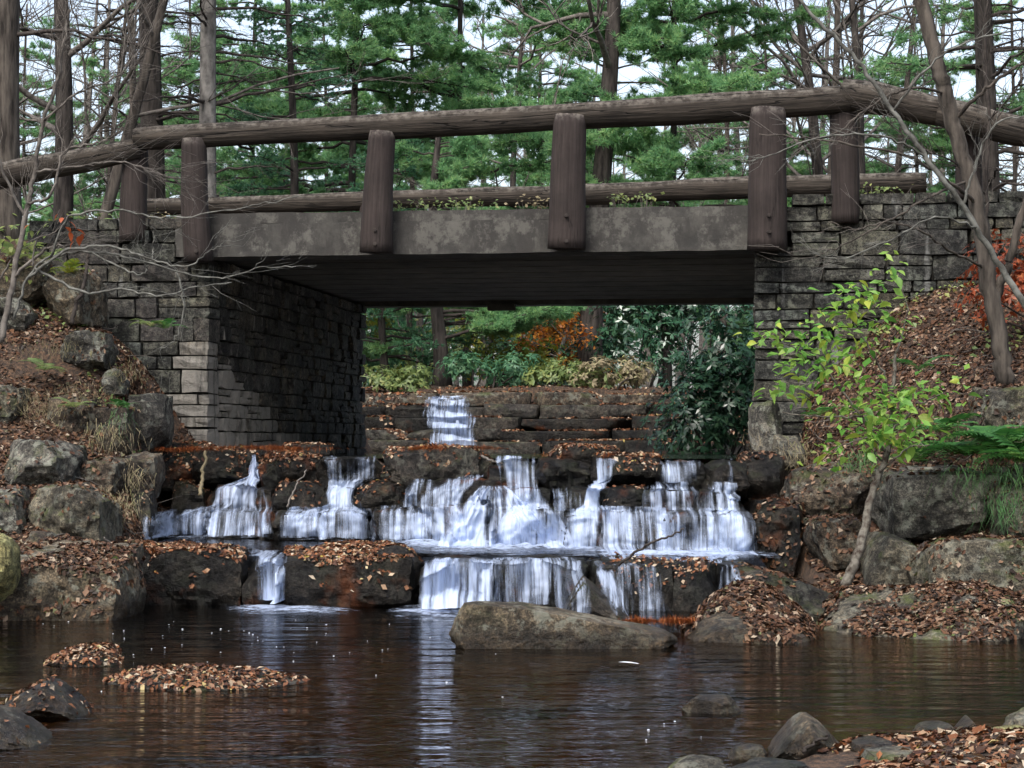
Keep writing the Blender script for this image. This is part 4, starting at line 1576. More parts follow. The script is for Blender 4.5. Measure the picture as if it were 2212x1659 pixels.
fall(w1, rows_mid([(345, 470, 1098, .0, .4), (340, 475, 1112, -.18, .5), (332, 480, 1157, -.24, .5)]), seed=31, layers=1)
fall(w1, rows_mid([(470, 600, 1098, .0, .42), (465, 600, 1112, -.18, .52), (462, 604, 1157, -.24, .52)]), seed=32, layers=1)
fall(w2, rows_mid([(600, 800, 1096, .0, .4), (596, 802, 1110, -.18, .48), (590, 806, 1162, -.25, .5)]), seed=33, layers=1)
fall(w4, rows_mid([(1215, 1305, 1098, .0, .42), (1212, 1305, 1112, -.18, .5), (1208, 1306, 1186, -.25, .52)]), seed=34, layers=1)
fall(w5, rows_mid([(1290, 1450, 1094, .0, .42), (1288, 1452, 1110, -.2, .5), (1286, 1455, 1196, -.28, .5)]), seed=35, layers=1)
fall(w3, rows_mid([(880, 1000, 1034, .2, .38), (870, 1010, 1050, .0, .48), (862, 1012, 1094, -.06, .5)]), seed=36, layers=1)
fall(w1, rows_mid([(350, 600, 1094, .1, .44), (340, 600, 1112, -.1, .52), (328, 602, 1158, -.24, .54)]), seed=41)
fall(w2, rows_mid([(590, 812, 1094, .1, .44), (588, 812, 1112, -.1, .52), (584, 815, 1164, -.24, .54)]), seed=42)
fall(w3, rows_mid([(800, 1000, 1092, .1, .46), (800, 1010, 1112, -.1, .54), (800, 1020, 1172, -.24, .56)]), seed=43)
fall(w5, rows_mid([(1286, 1620, 1094, .1, .44), (1284, 1630, 1112, -.1, .52), (1282, 1645, 1200, -.26, .54)]), seed=44)
fall(w4, rows_mid([(1180, 1310, 1056, .1, .36), (1185, 1308, 1080, .0, .42), (1190, 1306, 1104, -.04, .44)]), seed=45, layers=1)
lw1 = wf(575, 1308, 14.4, 'single narrow fall between the two leaf topped ledge stones')
fall(lw1, [(540, 620, 1187, 15.1, .6), (545, 610, 1206, 14.3, .68), (540, 612, 1240, 14.2, .72), (532, 618, 1304, 14.05, .72)], seed=20)
foam(lw1, [(520, 640, 1300), (470, 740, 1311), (500, 790, 1320), (560, 680, 1328)], 0.0, .66, .02)
lw2 = wf(1090, 1310, 14.1, 'long curtain of white threads behind the long pale boulder')
fall(lw2, [(925, 1262, 1203, 14.6, 0.40), (918, 1266, 1212, 14.05, 0.55), (912, 1270, 1240, 13.95, 0.55), (902, 1274, 1312, 13.85, 0.55)], seed=21)
fall(lw2, [(920, 1080, 1203, 14.6, 0.45), (914, 1080, 1214, 14.0, 0.65), (908, 1070, 1245, 13.9, 0.65), (900, 1060, 1314, 13.8, 0.67)], seed=22)
foam(lw2, [(880, 1020, 1306), (830, 1030, 1318), (850, 1030, 1330), (900, 1000, 1342)], 0.0, .68, .02)
lw3 = wf(1370, 1325, 13.9, 'thin scattered threads of water right of the triangular rock')
fall(lw3, [(1270, 1445, 1212, 14.5, 0.35), (1275, 1445, 1226, 14.0, 0.45), (1290, 1448, 1250, 13.92, 0.45), (1310, 1452, 1330, 13.85, 0.45)], seed=23, layers=1)
fall(lw3, [(1270, 1330, 1215, 14.3, 0.55), (1285, 1330, 1235, 13.5, 0.57), (1300, 1365, 1300, 13.1, 0.53), (1320, 1375, 1330, 13.0, 0.50)], seed=24, layers=1)
lw4 = wf(1580, 1310, 14.0, 'short fall at the right end of the lower ledge')
fall(lw4, [(1542, 1594, 1212, 14.4, 0.37), (1546, 1598, 1224, 13.92, 0.55), (1548, 1612, 1260, 13.85, 0.57), (1545, 1620, 1325, 13.8, 0.55)], seed=25)
uw1 = wf(970, 960, 30.4, 'distant white fall pouring over the stepped dam upstream')
fall(uw1, [(905, 1012, 856, 31.8, 0.57), (915, 1016, 864, 30.9, 0.65), (914, 1020, 880, 30.85, 0.59), (916, 1024, 905, 30.5, 0.65), (922, 1030, 932, 30.2, 0.69), (920, 1034, 962, 30.0, 0.75)], seed=26, thick=.15)
fall(uw1, [(796, 818, 920, 30.5, 0.50), (796, 816, 956, 30.2, 0.55)], seed=27, layers=1)
foam(uw1, [(850, 1040, 962), (880, 1060, 966), (900, 1040, 970)], ZU, .75, .04)

# foam bubbles drifting on the pool
ico = []
mbb = MB()
P_, Q_ = cube_grid(3)
sph = P_ / np.linalg.norm(P_, axis=1, keepdims=True)
rb = random.Random(4)
for _ in range(60):
    t = rb.random()
    px = rb.gauss(560, 180) if t < .6 else rb.uniform(60, 1000) if t < .9 else rb.uniform(1000, 1700)
    py = 1335 + abs(rb.gauss(0, 55)) if t < .9 else rb.uniform(1400, 1600)
    p = on_z(px, py, 0.0)
    r = rb.uniform(.002, .0045)
    mbb.add(sph * np.array([r * 1.3, r * 1.3, r * .3]) + np.array(p) + np.array([0, 0, r * .05]), None, Q_)
o = struct(link('foam_bubbles', mbb.mesh('foam_bubbles', [M['bubble']], True)), 'stuff', 'white foam bubbles drifting on the dark pool')


# ================================================================== FALLEN LEAVES
def sample_surface(V, Q, n, rng, minz=0.45):
    a, b_, c, d = V[Q[:, 0]], V[Q[:, 1]], V[Q[:, 2]], V[Q[:, 3]]
    nrm = np.cross(c - a, d - b_)
    area = np.linalg.norm(nrm, axis=1) / 2
    nz_ = nrm[:, 2] / (np.linalg.norm(nrm, axis=1) + 1e-12)
    ok = nz_ > minz
    w = np.where(ok, area, 0)
    if w.sum() <= 0:
        return np.zeros((0, 3)), np.zeros((0, 3)), 0
    tot = w.sum()
    cnt = int(n(tot)) if callable(n) else n
    f = rng.choice(len(Q), size=cnt, p=w / tot)
    s, t = rng.random(cnt), rng.random(cnt)
    P = (a[f] * ((1 - s) * (1 - t))[:, None] + b_[f] * (s * (1 - t))[:, None] + c[f] * (s * t)[:, None] + d[f] * ((1 - s) * t)[:, None])
    nn = nrm[f] / np.linalg.norm(nrm[f], axis=1, keepdims=True)
    return P, nn, tot


def leaves_mesh(name, P, Nn, smin, smax, mat, rng, tilt=0.45, aspect=(0.45, 0.8), curl=0.35, lift=0.006):
    n = len(P)
    nn = Nn + rng.normal(0, tilt, (n, 3))
    nn[:, 2] = np.abs(nn[:, 2])
    nn /= np.linalg.norm(nn, axis=1, keepdims=True)
    a = rng.normal(0, 1, (n, 3))
    a -= nn * (a * nn).sum(1, keepdims=True)
    a /= np.linalg.norm(a, axis=1, keepdims=True)
    b_ = np.cross(nn, a)
    s = (smin + (smax - smin) * rng.beta(1.6, 3.2, n) * 1.5)[:, None]
    w = s * rng.uniform(*aspect, n)[:, None]
    cz = nn * s * rng.uniform(0, curl, n)[:, None]
    P = P + nn * (lift + rng.uniform(0, .012, n)[:, None])
    k0 = P - a * s
    k1 = P + b_ * w + cz - a * s * .15
    k2 = P + a * s * rng.uniform(.8, 1.2, n)[:, None]
    k3 = P - b_ * w + cz + a * s * .1
    V = np.stack([k0, k1, k2, k3], 1).reshape(-1, 3)
    i = np.arange(n)[:, None] * 4
    T = np.concatenate([i + np.array([0, 1, 2]), i + np.array([0, 2, 3])], 1).reshape(-1, 3)
    return mesh_from(name, V, T, [mat])


groups = {}
for V, Q, dens, lk in LEAFY:
    P, nn, tot = sample_surface(V, Q, lambda t: max(1, t * dens * (4.0 if lk == 'cascade' else 2.8)), RNG, 0.05 if lk == 'pool' else 0.2 if lk == 'bankr' else 0.35 if lk != 'cascade' else 0.5)
    if len(P):
        keepn = fbm(P * 2.6, 31, 3) + 0.25 * RNG.random(len(P)) > (-0.25 if dens >= 1000 else -0.35 if dens > 300 else 0.0)
        P, nn = P[keepn], nn[keepn]
        keepw = P[:, 2] > 0.0
        groups.setdefault(lk, []).append((P[keepw], nn[keepw]))
# the ground itself
for lk, xr, yr, n in (('bankl', (-6.5, -1.9), (13.6, 19.1), 60000), ('bankr', (2.2, 6.5), (11.5, 19.3), 64000), ('bar', (0.4, 4.2), (5.2, 8.8), 14000), ('dam', (-3.2, 4.5), (31.5, 35.5), 5000)):
    c = TERR_V[TERR_Q].mean(1)
    m_ = (c[:, 0] > xr[0]) & (c[:, 0] < xr[1]) & (c[:, 1] > yr[0]) & (c[:, 1] < yr[1]) & (c[:, 2] > (0.02 if lk == 'bar' else 0.1))
    P, nn, tot = sample_surface(TERR_V, TERR_Q[m_], n, RNG, 0.1)
    if lk != 'bar':
        kp = fbm(P * 1.6, 41, 3) + 0.4 * RNG.random(len(P)) > -0.4
        P, nn = P[kp], nn[kp]
    groups.setdefault(lk, []).append((P, nn))
c = TERR_V[TERR_Q].mean(1)
LABS = {'cascade': ('brown and tan leaves caught on the cascade stones', .008, .026, 'litter'), 'dam': ('russet leaves lying along the steps of the dam', .02, .045, 'litter'),
        'bankl': ('brown leaves covering the left bank and its rocks', .007, .03, 'litter_bank'), 'bankr': ('brown leaves covering the right bank and its rocks', .007, .03, 'litter_bank'),
        'pool': ('wet orange leaves plastered on the rocks in the pool', .006, .02, 'litter'), 'bar': ('thick carpet of curled leaves on the near bar', .01, .026, 'litter')}
for lk, lst in groups.items():
    P = np.vstack([a for a, _ in lst])
    nn = np.vstack([b_ for _, b_ in lst])
    lab, s0, s1, mt = LABS[lk]
    struct(link('leaf_litter', leaves_mesh('leaf_litter', P, nn, s0, s1, M[mt], RNG)), 'stuff', lab)

# brown pine needle mats
P_all, N_all = [], []
NEED = []
for px0, px1, py, d, n, sp in ((345, 470, 964, 17.9, 700, .12), (480, 600, 960, 18.0, 600, .1), (590, 720, 963, 17.7, 600, .1), (900, 1060, 962, 17.3, 1400, .13), (1195, 1290, 975, 17.2, 600, .1),
                               (1290, 1420, 978, 16.6, 700, .1), (1360, 1500, 1335, 12.4, 1600, .16), (1800, 1900, 1320, 13.2, 900, .2), (1850, 2000, 1305, 13.6, 700, .2), (250, 330, 1185, 14.9, 500, .2)):
    subs = [(RNG.uniform(px0, px1), RNG.uniform(6, 26), RNG.uniform(1, 7), RNG.normal(0, sp)) for _ in range(6)]
    for _ in range(int(n * 1.3)):
        cx_, sx_, hh_, dd_ = subs[RNG.integers(6)]
        q = RNG.normal(0, 1)
        p = at(cx_ + sx_ * q, py + 5 - hh_ * math.exp(-q * q) * RNG.random() + abs(RNG.normal(0, 3)), d + dd_ + RNG.normal(0, .06))
        NEED.append(tuple(p))
NEED = np.array(NEED)
a = RNG.normal(0, 1, NEED.shape) * np.array([1, 1, .35])
a /= np.linalg.norm(a, axis=1, keepdims=True)
b_ = np.cross(a, [0, 0.4, 1])
b_ /= np.linalg.norm(b_, axis=1, keepdims=True) + 1e-9
ln = RNG.uniform(.025, .05, (len(NEED), 1))
V = np.stack([NEED - a * ln, NEED + b_ * .003, NEED + a * ln], 1).reshape(-1, 3)
struct(link('pine_needle_litter', mesh_from('pine_needle_litter', V, np.arange(len(V)).reshape(-1, 3), [M['needles_brown']])), 'stuff', 'orange brown mats of fallen pine needles on the ledges')

# fallen twigs on both banks
mbt = MB()
for lst in (groups['bankl'][-1], groups['bankr'][-1]):
    for _ in range(420):
        p = lst[0][RNG.integers(len(lst[0]))] + np.array([0, 0, .02])
        d_ = RNG.normal(0, 1, 3) * np.array([1, .6, .25])
        d_ /= np.linalg.norm(d_)
        L_ = RNG.uniform(.06, .4)
        m_ = p + d_ * L_ * .5 + RNG.normal(0, .02, 3)
        mbt.tube(np.stack([p, m_, p + d_ * L_]), np.array([.004, .003, .002]) * RNG.uniform(.5, 1.5), 3, False)
struct(link('twig_litter', mbt.mesh('twig_litter', [M['twig']], True)), 'stuff', 'small broken twigs lying among the leaves on both banks')

# ================================================================== TREES
def needle_tufts(P, D, rng, k=10, ln=0.12, wd=0.009, spread=0.75):
    """k thin needles around every tuft point P with axis D -> vertices of loose triangles"""
    n = len(P)
    P = np.repeat(P, k, 0)
    D = np.repeat(D, k, 0)
    d = D + rng.normal(0, spread, D.shape)
    d /= np.linalg.norm(d, axis=1, keepdims=True)
    s = rng.normal(0, 1, d.shape)
    s -= d * (s * d).sum(1, keepdims=True)
    s /= np.linalg.norm(s, axis=1, keepdims=True)
    l = ln * rng.uniform(0.6, 1.15, (len(P), 1))
    return np.stack([P - s * wd, P + s * wd, P + d * l], 1).reshape(-1, 3)


def bough(rng, base, az, L_, rise, droop, tuft_from=0.3, dens=1.0, dead=False, flat=0.18, branchlets=None, r0=None):
    """one limb with side branchlets; returns wood tubes [(pts, rad)] and tuft arrays"""
    dirv = np.array([math.cos(az), math.sin(az), 0.0])
    n = 9
    s = np.linspace(0, 1, n)
    z = rise * s * L_ - droop * L_ * s ** 2
    side = np.array([-dirv[1], dirv[0], 0])
    bend = rng.normal(0, 0.08) * L_
    pts = base + dirv * (s * L_)[:, None] + np.array([0, 0, 1.0]) * z[:, None] + side * (bend * s ** 2)[:, None]
    pts[1:] += rng.normal(0, 0.012 * L_, (n - 1, 3))
    r0 = r0 or 0.012 * L_ + 0.008
    tubes = [(pts, lerp(r0, 0.004, s), 5)]
    tp, td = [], []
    nb = branchlets or int(7 * L_ * dens) + 3
    for k in range(nb):
        t = rng.uniform(0.15 if dead else tuft_from, 1.0)
        p = np.array([np.interp(t, s, pts[:, c]) for c in range(3)])
        sg = 1 if k % 2 else -1
        ang = rng.uniform(0.5, 1.1) * sg
        d = dirv * math.cos(ang) + side * math.sin(ang)
        d[2] += rng.normal(0.05, flat)
        bl = (0.28 + 0.32 * L_ * (1 - abs(t - 0.6))) * rng.uniform(0.5, 1.0) * (0.75 if dead else 0.8)
        m = 5
        q = np.linspace(0, 1, m)
        bp_ = p + d * (q * bl)[:, None] + np.array([0, 0, 1]) * ((-0.12 if dead else 0.02) * bl * q ** 2)[:, None] + rng.normal(0, 0.02 * bl, (m, 3)) * q[:, None]
        tubes.append((bp_, lerp(0.007, 0.0025, q), 3))
        if dead:
            for _ in range(3):
                t2 = rng.uniform(.2, 1)
                p2 = p + d * bl * t2
                d2 = d + rng.normal(0, 0.7, 3)
                l2 = bl * rng.uniform(.2, .5)
                tubes.append((np.stack([p2, p2 + d2 * l2 * .5, p2 + d2 * l2 + np.array([0, 0, -.04])]), np.array([.004, .003, .0015]), 3))
            continue
        nt_ = max(3, int(bl * 15 * dens))
        for j in range(nt_):
            t2 = rng.uniform(0.2, 1.05)
            pp = p + d * bl * t2 + rng.normal(0, 0.03, 3)
            tp.append(pp)
            dd = d * 0.9 + np.array([0, 0, 0.45]) + rng.normal(0, 0.3, 3)
            td.append(dd / np.linalg.norm(dd))
    return tubes, tp, td


def trunk_pts(h, lean=(0, 0), wob=0.1, seed=0, n=16):
    s = np.linspace(0, 1, n)
    r = np.random.default_rng(seed)
    a, b_ = r.uniform(0, 6), r.uniform(0, 6)
    x = lean[0] * s * h + wob * (np.sin(s * 5 + a) - math.sin(a))
    y = lean[1] * s * h + wob * (np.sin(s * 4 + b_) - math.sin(b_))
    return np.stack([x, y, s * h], 1)


def flare(n, r0, r1):
    s = np.linspace(0, 1, n)
    r = lerp(r0, r1, s)
    r[0] *= 1.35
    r[1] *= 1.08
    return r


def pine(name, seed, h=13, r0=0.17, crown=(2.0, 12.0), n=44, Lmax=3.2, dead=(0.0, 0.0, 0), dens=1.0, k=10, bark='bark_dark', leaf='pine', lean=(0, 0), ln=0.12, wd=0.009,
         az_bias=None, twig='twig_dark', droop=.12):
    rng = np.random.default_rng(seed)
    root = empty(name)
    tr = trunk_pts(h, lean, 0.08, seed)
    mb = MB()
    mb.tube(tr, flare(len(tr), r0, r0 * 0.35), 12, True, 0.06, seed)
    link('trunk', mb.mesh('trunk', [M[bark]], True), root)
    tubes, TP, TD = [], [], []

    def axis_at(z):
        return np.array([np.interp(z, tr[:, 2], tr[:, 0]), np.interp(z, tr[:, 2], tr[:, 1]), z])
    for i in range(n):
        z = rng.uniform(*crown)
        t = (z - crown[0]) / max(.1, h - crown[0])
        L_ = Lmax * (1 - 0.75 * t) * rng.uniform(0.55, 1.05)
        az = rng.uniform(0, 2 * math.pi)
        if az_bias is not None and rng.random() < 0.55:
            az = az_bias + rng.normal(0, 0.6)
        a, b_, c = bough(rng, axis_at(z), az, L_, rng.uniform(0.0, .28), rng.uniform(0.02, droop * 2), dens=dens)
        tubes += a
        TP += b_
        TD += c
    wood = MB()
    for p, r, sd2 in tubes:
        wood.tube(p, r, sd2, False)
    if tubes:
        link('limbs', wood.mesh('limbs', [M[twig]], True), root)['kind'] = 'stuff'
    if TP:
        V = needle_tufts(np.array(TP), np.array(TD), rng, k, ln, wd)
        link('crown', mesh_from('crown', V, np.arange(len(V)).reshape(-1, 3), [M[leaf]]), root)
    if dead[2]:
        w2 = MB()
        for i in range(dead[2]):
            z = rng.uniform(dead[0], dead[1])
            a, b_, c = bough(rng, axis_at(z), rng.uniform(0, 2 * math.pi), rng.uniform(.8, 2.6), rng.uniform(-.1, .35), rng.uniform(0.05, .3), dead=True, branchlets=9)
            for p, r, sd2 in a:
                w2.tube(p, r, sd2, False)
        link('dead_branches', w2.mesh('dead_branches', [M['twig_dark']], True), root)['kind'] = 'stuff'
    return root


def bare_tree(name, seed, h=11, r0=0.13, lean=(0, 0), first=0.3, n=16, bark='bark_brown', twig='twig', leaf=None, leaf_n=0, leaf_s=.04, depth=3, spread=1.0):
    rng = np.random.default_rng(seed)
    root = empty(name)
    tr = trunk_pts(h, lean, 0.16, seed)
    mb = MB()
    mb.tube(tr, flare(len(tr), r0, r0 * 0.25), 10, True, 0.06, seed)
    link('trunk', mb.mesh('trunk', [M[bark]], True), root)
    wood = MB()
    tips = []

    def grow(p, d, L_, r, lev):
        m = 6
        pts = [p]
        dd = d.copy()
        for _ in range(m - 1):
            dd = dd + rng.normal(0, 0.16, 3) + np.array([0, 0, 0.05])
            dd /= np.linalg.norm(dd)
            pts.append(pts[-1] + dd * L_ / (m - 1))
        pts = np.array(pts)
        wood.tube(pts, np.linspace(r, r * 0.4, m), 5 if lev == 0 else 3, False)
        tips.extend(pts[2:])
        if lev < depth:
            for _ in range(4 if lev < 2 else 3):
                t = rng.uniform(0.25, 1)
                q = np.array([np.interp(t, np.linspace(0, 1, m), pts[:, c]) for c in range(3)])
                nd_ = dd + rng.normal(0, 0.6 * spread, 3)
                nd_ /= np.linalg.norm(nd_)
                grow(q, nd_, L_ * rng.uniform(0.35, 0.65), max(.0035, r * 0.5), lev + 1)
    for i in range(n):
        z = h * rng.uniform(first, 1.0)
        p = np.array([np.interp(z, tr[:, 2], tr[:, c]) for c in range(3)])
        az = rng.uniform(0, 2 * math.pi)
        d = np.array([math.cos(az), math.sin(az), rng.uniform(.1, .9)])
        grow(p, d / np.linalg.norm(d), h * rng.uniform(.14, .3) * (1.15 - z / h * .5), r0 * .3, 0)
    link('branches', wood.mesh('branches', [M[twig]], True), root)['kind'] = 'stuff'
    if leaf:
        T = np.array(tips)
        P = T[rng.integers(0, len(T), leaf_n)] + rng.normal(0, .06, (leaf_n, 3))
        me = leaves_mesh('crown', P, np.tile([0, 0, 1.0], (leaf_n, 1)), leaf_s * .6, leaf_s * 1.2, M[leaf], rng, tilt=.7, aspect=(.45, .6))
        link('crown', me, root)
    return root


def broad_shrub(name, seed, size, n_ros=260, leaf='rhodo', ls=0.07, per=7, stems=9):
    """evergreen shrub: whorls of long leaves over an uneven rounded volume"""
    rng = np.random.default_rng(seed)
    root = empty(name)
    wood = MB()
    lobes = [(rng.uniform(-.6, .6), rng.uniform(-.5, .5), rng.uniform(.3, .85), rng.uniform(.3, .5)) for _ in range(9)]
    P, D = [], []
    while len(P) < n_ros:
        lx, ly, lz, lr = lobes[rng.integers(len(lobes))]
        d = rng.normal(0, 1, 3)
        d /= np.linalg.norm(d)
        if d[2] < -.5:
            continue
        q = np.array([lx, ly, lz]) + d * lr * rng.uniform(.6, 1.05)
        if q[2] < .03:
            continue
        P.append(q * np.array(size))
        dd = d + np.array([0, 0, .6])
        D.append(dd / np.linalg.norm(dd))
    P, D = np.array(P), np.array(D)
    for k in range(stems):
        t = P[rng.integers(len(P))]
        b_ = np.array([rng.normal(0, .15) * size[0], rng.normal(0, .15) * size[1], -0.15])
        s = np.linspace(0, 1, 6)
        pts = b_ + (t - b_) * s[:, None] + np.array([0, 0, .12]) * np.sin(s * 3)[:, None] + rng.normal(0, .03, (6, 3))
        wood.tube(pts, lerp(.022, .006, s), 5, False)
    link('stems', wood.mesh('stems', [M['twig_dark']], True), root)['kind'] = 'stuff'
    n = len(P)
    V = []
    for j in range(per):
        th = 2 * math.pi * j / per + rng.uniform(0, 6, n)
        a = np.cross(D, np.array([0.3, 0.2, 1.0]))
        a /= np.linalg.norm(a, axis=1, keepdims=True)
        b_ = np.cross(D, a)
        r = a * np.cos(th)[:, None] + b_ * np.sin(th)[:, None] + D * rng.uniform(-.35, .25, n)[:, None]
        r[:, 2] -= rng.uniform(.0, .45, n)
        r /= np.linalg.norm(r, axis=1, keepdims=True)
        w = np.cross(r, D)
        w /= np.linalg.norm(w, axis=1, keepdims=True) + 1e-9
        l = (ls * rng.uniform(.7, 1.3, n))[:, None]
        V.append(np.stack([P, P + r * l * .5 + w * l * .17, P + r * l, P + r * l * .5 - w * l * .17], 1))
    V = np.concatenate(V).reshape(-1, 3)
    i = np.arange(len(V) // 4)[:, None] * 4
    T = np.concatenate([i + np.array([0, 1, 2]), i + np.array([0, 2, 3])], 1).reshape(-1, 3)
    link('foliage', mesh_from('foliage', V, T, [M[leaf]]), root)
    return root


def put(o, px, d, label, cat='tree', group=None, rz=0.0, sc=1.0, z=None):
    x = (px - 1106) / FOC * d
    o.location = (x, d, (hz(x, d) if z is None else z) - 0.05)
    o.rotation_euler = (0, 0, rz)
    o.scale = (sc, sc, sc)
    tag(o, label, cat, group)
    return o


GP = 'evergreens growing beyond the bridge'
GB = 'bare trees standing beyond the bridge'
# named trunks on the left
t = pine('pine_tree', 1, 15, 0.165, (9.5, 14), 14, 2.6, dead=(3.0, 11, 46), bark='bark_grey', dens=.8)
put(t, 455, 33, 'straight pine with pale grey bark rising behind the left bridge end', group=GP)
t = pine('pine_tree', 2, 15, 0.24, (9, 14), 12, 2.6, dead=(3, 11, 46), bark='bark_dark', dens=.8)
put(t, 335, 35, 'thick dark pine trunk left of the pale grey pine', group=GP)
t = pine('pine_tree', 3, 14, 0.1, (7, 13), 22, 2.2, dead=(2, 9, 30), bark='bark_brown', dens=.8)
put(t, 285, 42, 'thin brown pine trunk left of the thick dark pine', group=GP)
t = bare_tree('bare_tree', 4, 12, 0.2, (-.03, 0), .25, 14, 'bark_dark')
put(t, 125, 34, 'dark forked bare trunk between the left edge trunk and the pines', group=GB)
t = bare_tree('bare_tree', 5, 12, 0.12, (.2, 0), .3, 12, 'bark_brown')
put(t, 130, 33, 'bare trunk slanting up to the right beside the dark forked trunk', group=GB)
t = pine('pine_tree', 6, 13, 0.23, (9, 12.5), 10, 2.2, dead=(3, 10, 30), bark='bark_brown', lean=(.02, 0))
put(t, 8, 27, 'brown furrowed pine trunk cut by the left picture edge', group=GP)
# foliage pines of the middle
t = pine('pine_tree', 7, 12, 0.085, (1.6, 10.8), 60, 3.8, dens=1.3, k=16, wd=.011, ln=.14)
put(t, 760, 38, 'full green pine filling the gap left of the middle posts', group=GP)
p_proto = t
t = pine('pine_tree', 8, 12, 0.08, (2.0, 10.8), 54, 4.2, dens=1.3, k=16, wd=.011, ln=.14, az_bias=-2.2)
put(t, 1010, 40, 'green pine with long layered boughs above the middle of the rail', group=GP)
q_proto = t
t = pine('pine_tree', 9, 12, 0.08, (3.0, 10.8), 48, 4.2, dens=1.4, k=16, wd=.011, ln=.14, az_bias=-1.9)
put(t, 1440, 38, 'pine with a bright green bough hanging above the right half of the rail', group=GP)
t = pine('hemlock_tree', 10, 8, 0.1, (1.0, 7.8), 46, 2.0, dens=1.1, k=14, leaf='hemlock', ln=.07, wd=.011)
put(t, 620, 35, 'dark hemlock right of the pale grey pine', group=GP)
for j, (px, d, sc, lab) in enumerate(((560, 50, 1, 'pine standing behind the dark hemlock'), (1180, 56, 1, 'pine seen past the post at mid span'), (1650, 54, .9, 'small pine behind the widest post'),
                                      (880, 52, 1, 'pine standing behind the full green pine'), (1320, 50, .95, 'pine half hidden right of the middle post'), (1560, 60, 1, 'pale distant pine between the two right posts'),
                                      (1780, 62, .9, 'distant pine behind the leaning dark tree'), (1985, 52, .8, 'pine in the bright gap of sky on the right'), (2190, 50, .9, 'pine filling the upper right corner'),
                                      (395, 56, .95, 'distant pine between the two thick left trunks'), (225, 60, .9, 'distant pine in the bright gap on the left'), (60, 54, .85, 'distant pine at the far left'),
                                      (690, 58, 1, 'distant pine above the second post'))):
    put(copy_tree(p_proto if j % 2 else q_proto), px, d, lab, group=GP, rz=1.3 * j + .6, sc=sc)
t = pine('pine_tree', 11, 12, 0.2, (4, 11), 30, 2.6, dead=(3, 7, 16), dens=1.1, k=12, bark='bark_dark')
put(t, 2135, 31, 'dark pine with green boughs at the right picture edge', group=GP)
t = pine('pine_tree', 12, 12, 0.1, (3.2, 11), 26, 2.8, dens=1.1, k=12, bark='bark_dark')
put(t, 1880, 50, 'slender pine behind the right end of the railing', group=GP)
# bare trees of the right
t = bare_tree('bare_tree', 13, 12, 0.16, (-.11, 0), .35, 18, 'bark_dark')
put(t, 1800, 42, 'dark bare tree leaning left above the rail joint', group=GB)
b_proto = t
t = bare_tree('bare_tree', 14, 12, 0.13, (-.06, .02), .3, 18, 'bark_dark')
put(t, 1862, 41, 'bare trunk leaning left just right of the rail joint', group=GB)
t = bare_tree('bare_tree', 15, 13, 0.14, (.0, 0), .3, 20, 'bark_brown')
put(t, 1790, 46, 'upright bare trunk behind the leaning dark tree', group=GB)
t = bare_tree('bare_tree', 16, 12, 0.1, (.05, 0), .25, 22, 'bark_brown')
put(t, 1920, 44, 'thin bare tree against the bright gap of sky', group=GB)
t = bare_tree('bare_tree', 17, 12, 0.09, (-.03, 0), .2, 26, 'bark_brown')
put(t, 1560, 47, 'thin twiggy bare tree between the two right posts', group=GB)
t = bare_tree('bare_tree', 18, 11, 0.1, (.03, 0), .2, 24, 'bark_dark')
put(t, 1120, 45, 'slim dark bare tree seen under the rail at mid span', group=GB)
t = bare_tree('bare_tree', 19, 11, 0.09, (.05, 0), .2, 24, 'bark_brown')
put(t, 230, 46, 'thin bare tree in the bright gap on the left', group=GB)
t = bare_tree('bare_tree', 22, 11, 0.08, (-.05, 0), .15, 26, 'bark_brown')
put(t, 60, 44, 'thin bare tree behind the left edge trunk', group=GB)
# through the opening
t = pine('pine_tree', 20, 4.2, 0.13, (0.7, 4.0), 46, 2.3, dens=1.5, k=15, az_bias=0.3, droop=.05)
put(t, 955, 33.5, 'young pine with a dark trunk behind the upstream fall', group=GP)
t = bare_tree('bare_tree', 21, 12, 0.22, (.02, 0), .45, 10, 'bark_dark')
put(t, 1272, 36, 'thick dark trunk beside the orange foliage under the bridge', group=GB)
t = bare_tree('beech_tree', 23, 2.5, 0.05, (.02, 0), .1, 34, 'bark_grey', leaf='beech', leaf_n=3200, leaf_s=.05, spread=1.3)
put(t, 1205, 36.0, 'young beech holding bright orange leaves under the bridge')
t = bare_tree('beech_tree', 28, 1.9, 0.04, (-.02, 0), .1, 30, 'bark_grey', leaf='beech', leaf_n=2600, leaf_s=.06, spread=1.3)
put(t, 1140, 38.0, 'smaller orange beech just left of the bright orange one')
t = bare_tree('beech_tree', 24, 2.2, 0.04, (.02, 0), .1, 22, 'bark_grey', leaf='yellowleaf', leaf_n=2200, leaf_s=.06)
put(t, 1075, 37, 'small yellow leaved beech left of the orange one')
t = bare_tree('beech_tree', 25, 2.4, 0.04, (-.02, 0), .1, 22, 'bark_grey', leaf='yellowleaf', leaf_n=1800, leaf_s=.06)
put(t, 830, 42, 'yellow leaved beech behind the left corner of the opening')
t = pine('hemlock_tree', 26, 4.5, 0.07, (0.3, 4.4), 50, 1.6, dens=1.2, k=14, leaf='hemlock', ln=.07, wd=.011)
put(t, 835, 34, 'blue green young hemlock at the left corner of the opening', group=GP)
t = pine('hemlock_tree', 27, 4.5, 0.07, (0.5, 4.4), 40, 1.8, dens=1.2, k=13, leaf='hemlock', ln=.07, wd=.011)
put(t, 1060, 44, 'hemlock deep in the wood behind the young pine', group=GP)
GS = 'rhododendrons along the stream'
s_ = broad_shrub('rhododendron', 30, (1.3, 1.1, 2.3), 1500, ls=.1)
put(s_, 1575, 27.6, 'large dark glossy rhododendron against the right abutment', 'shrub', GS)
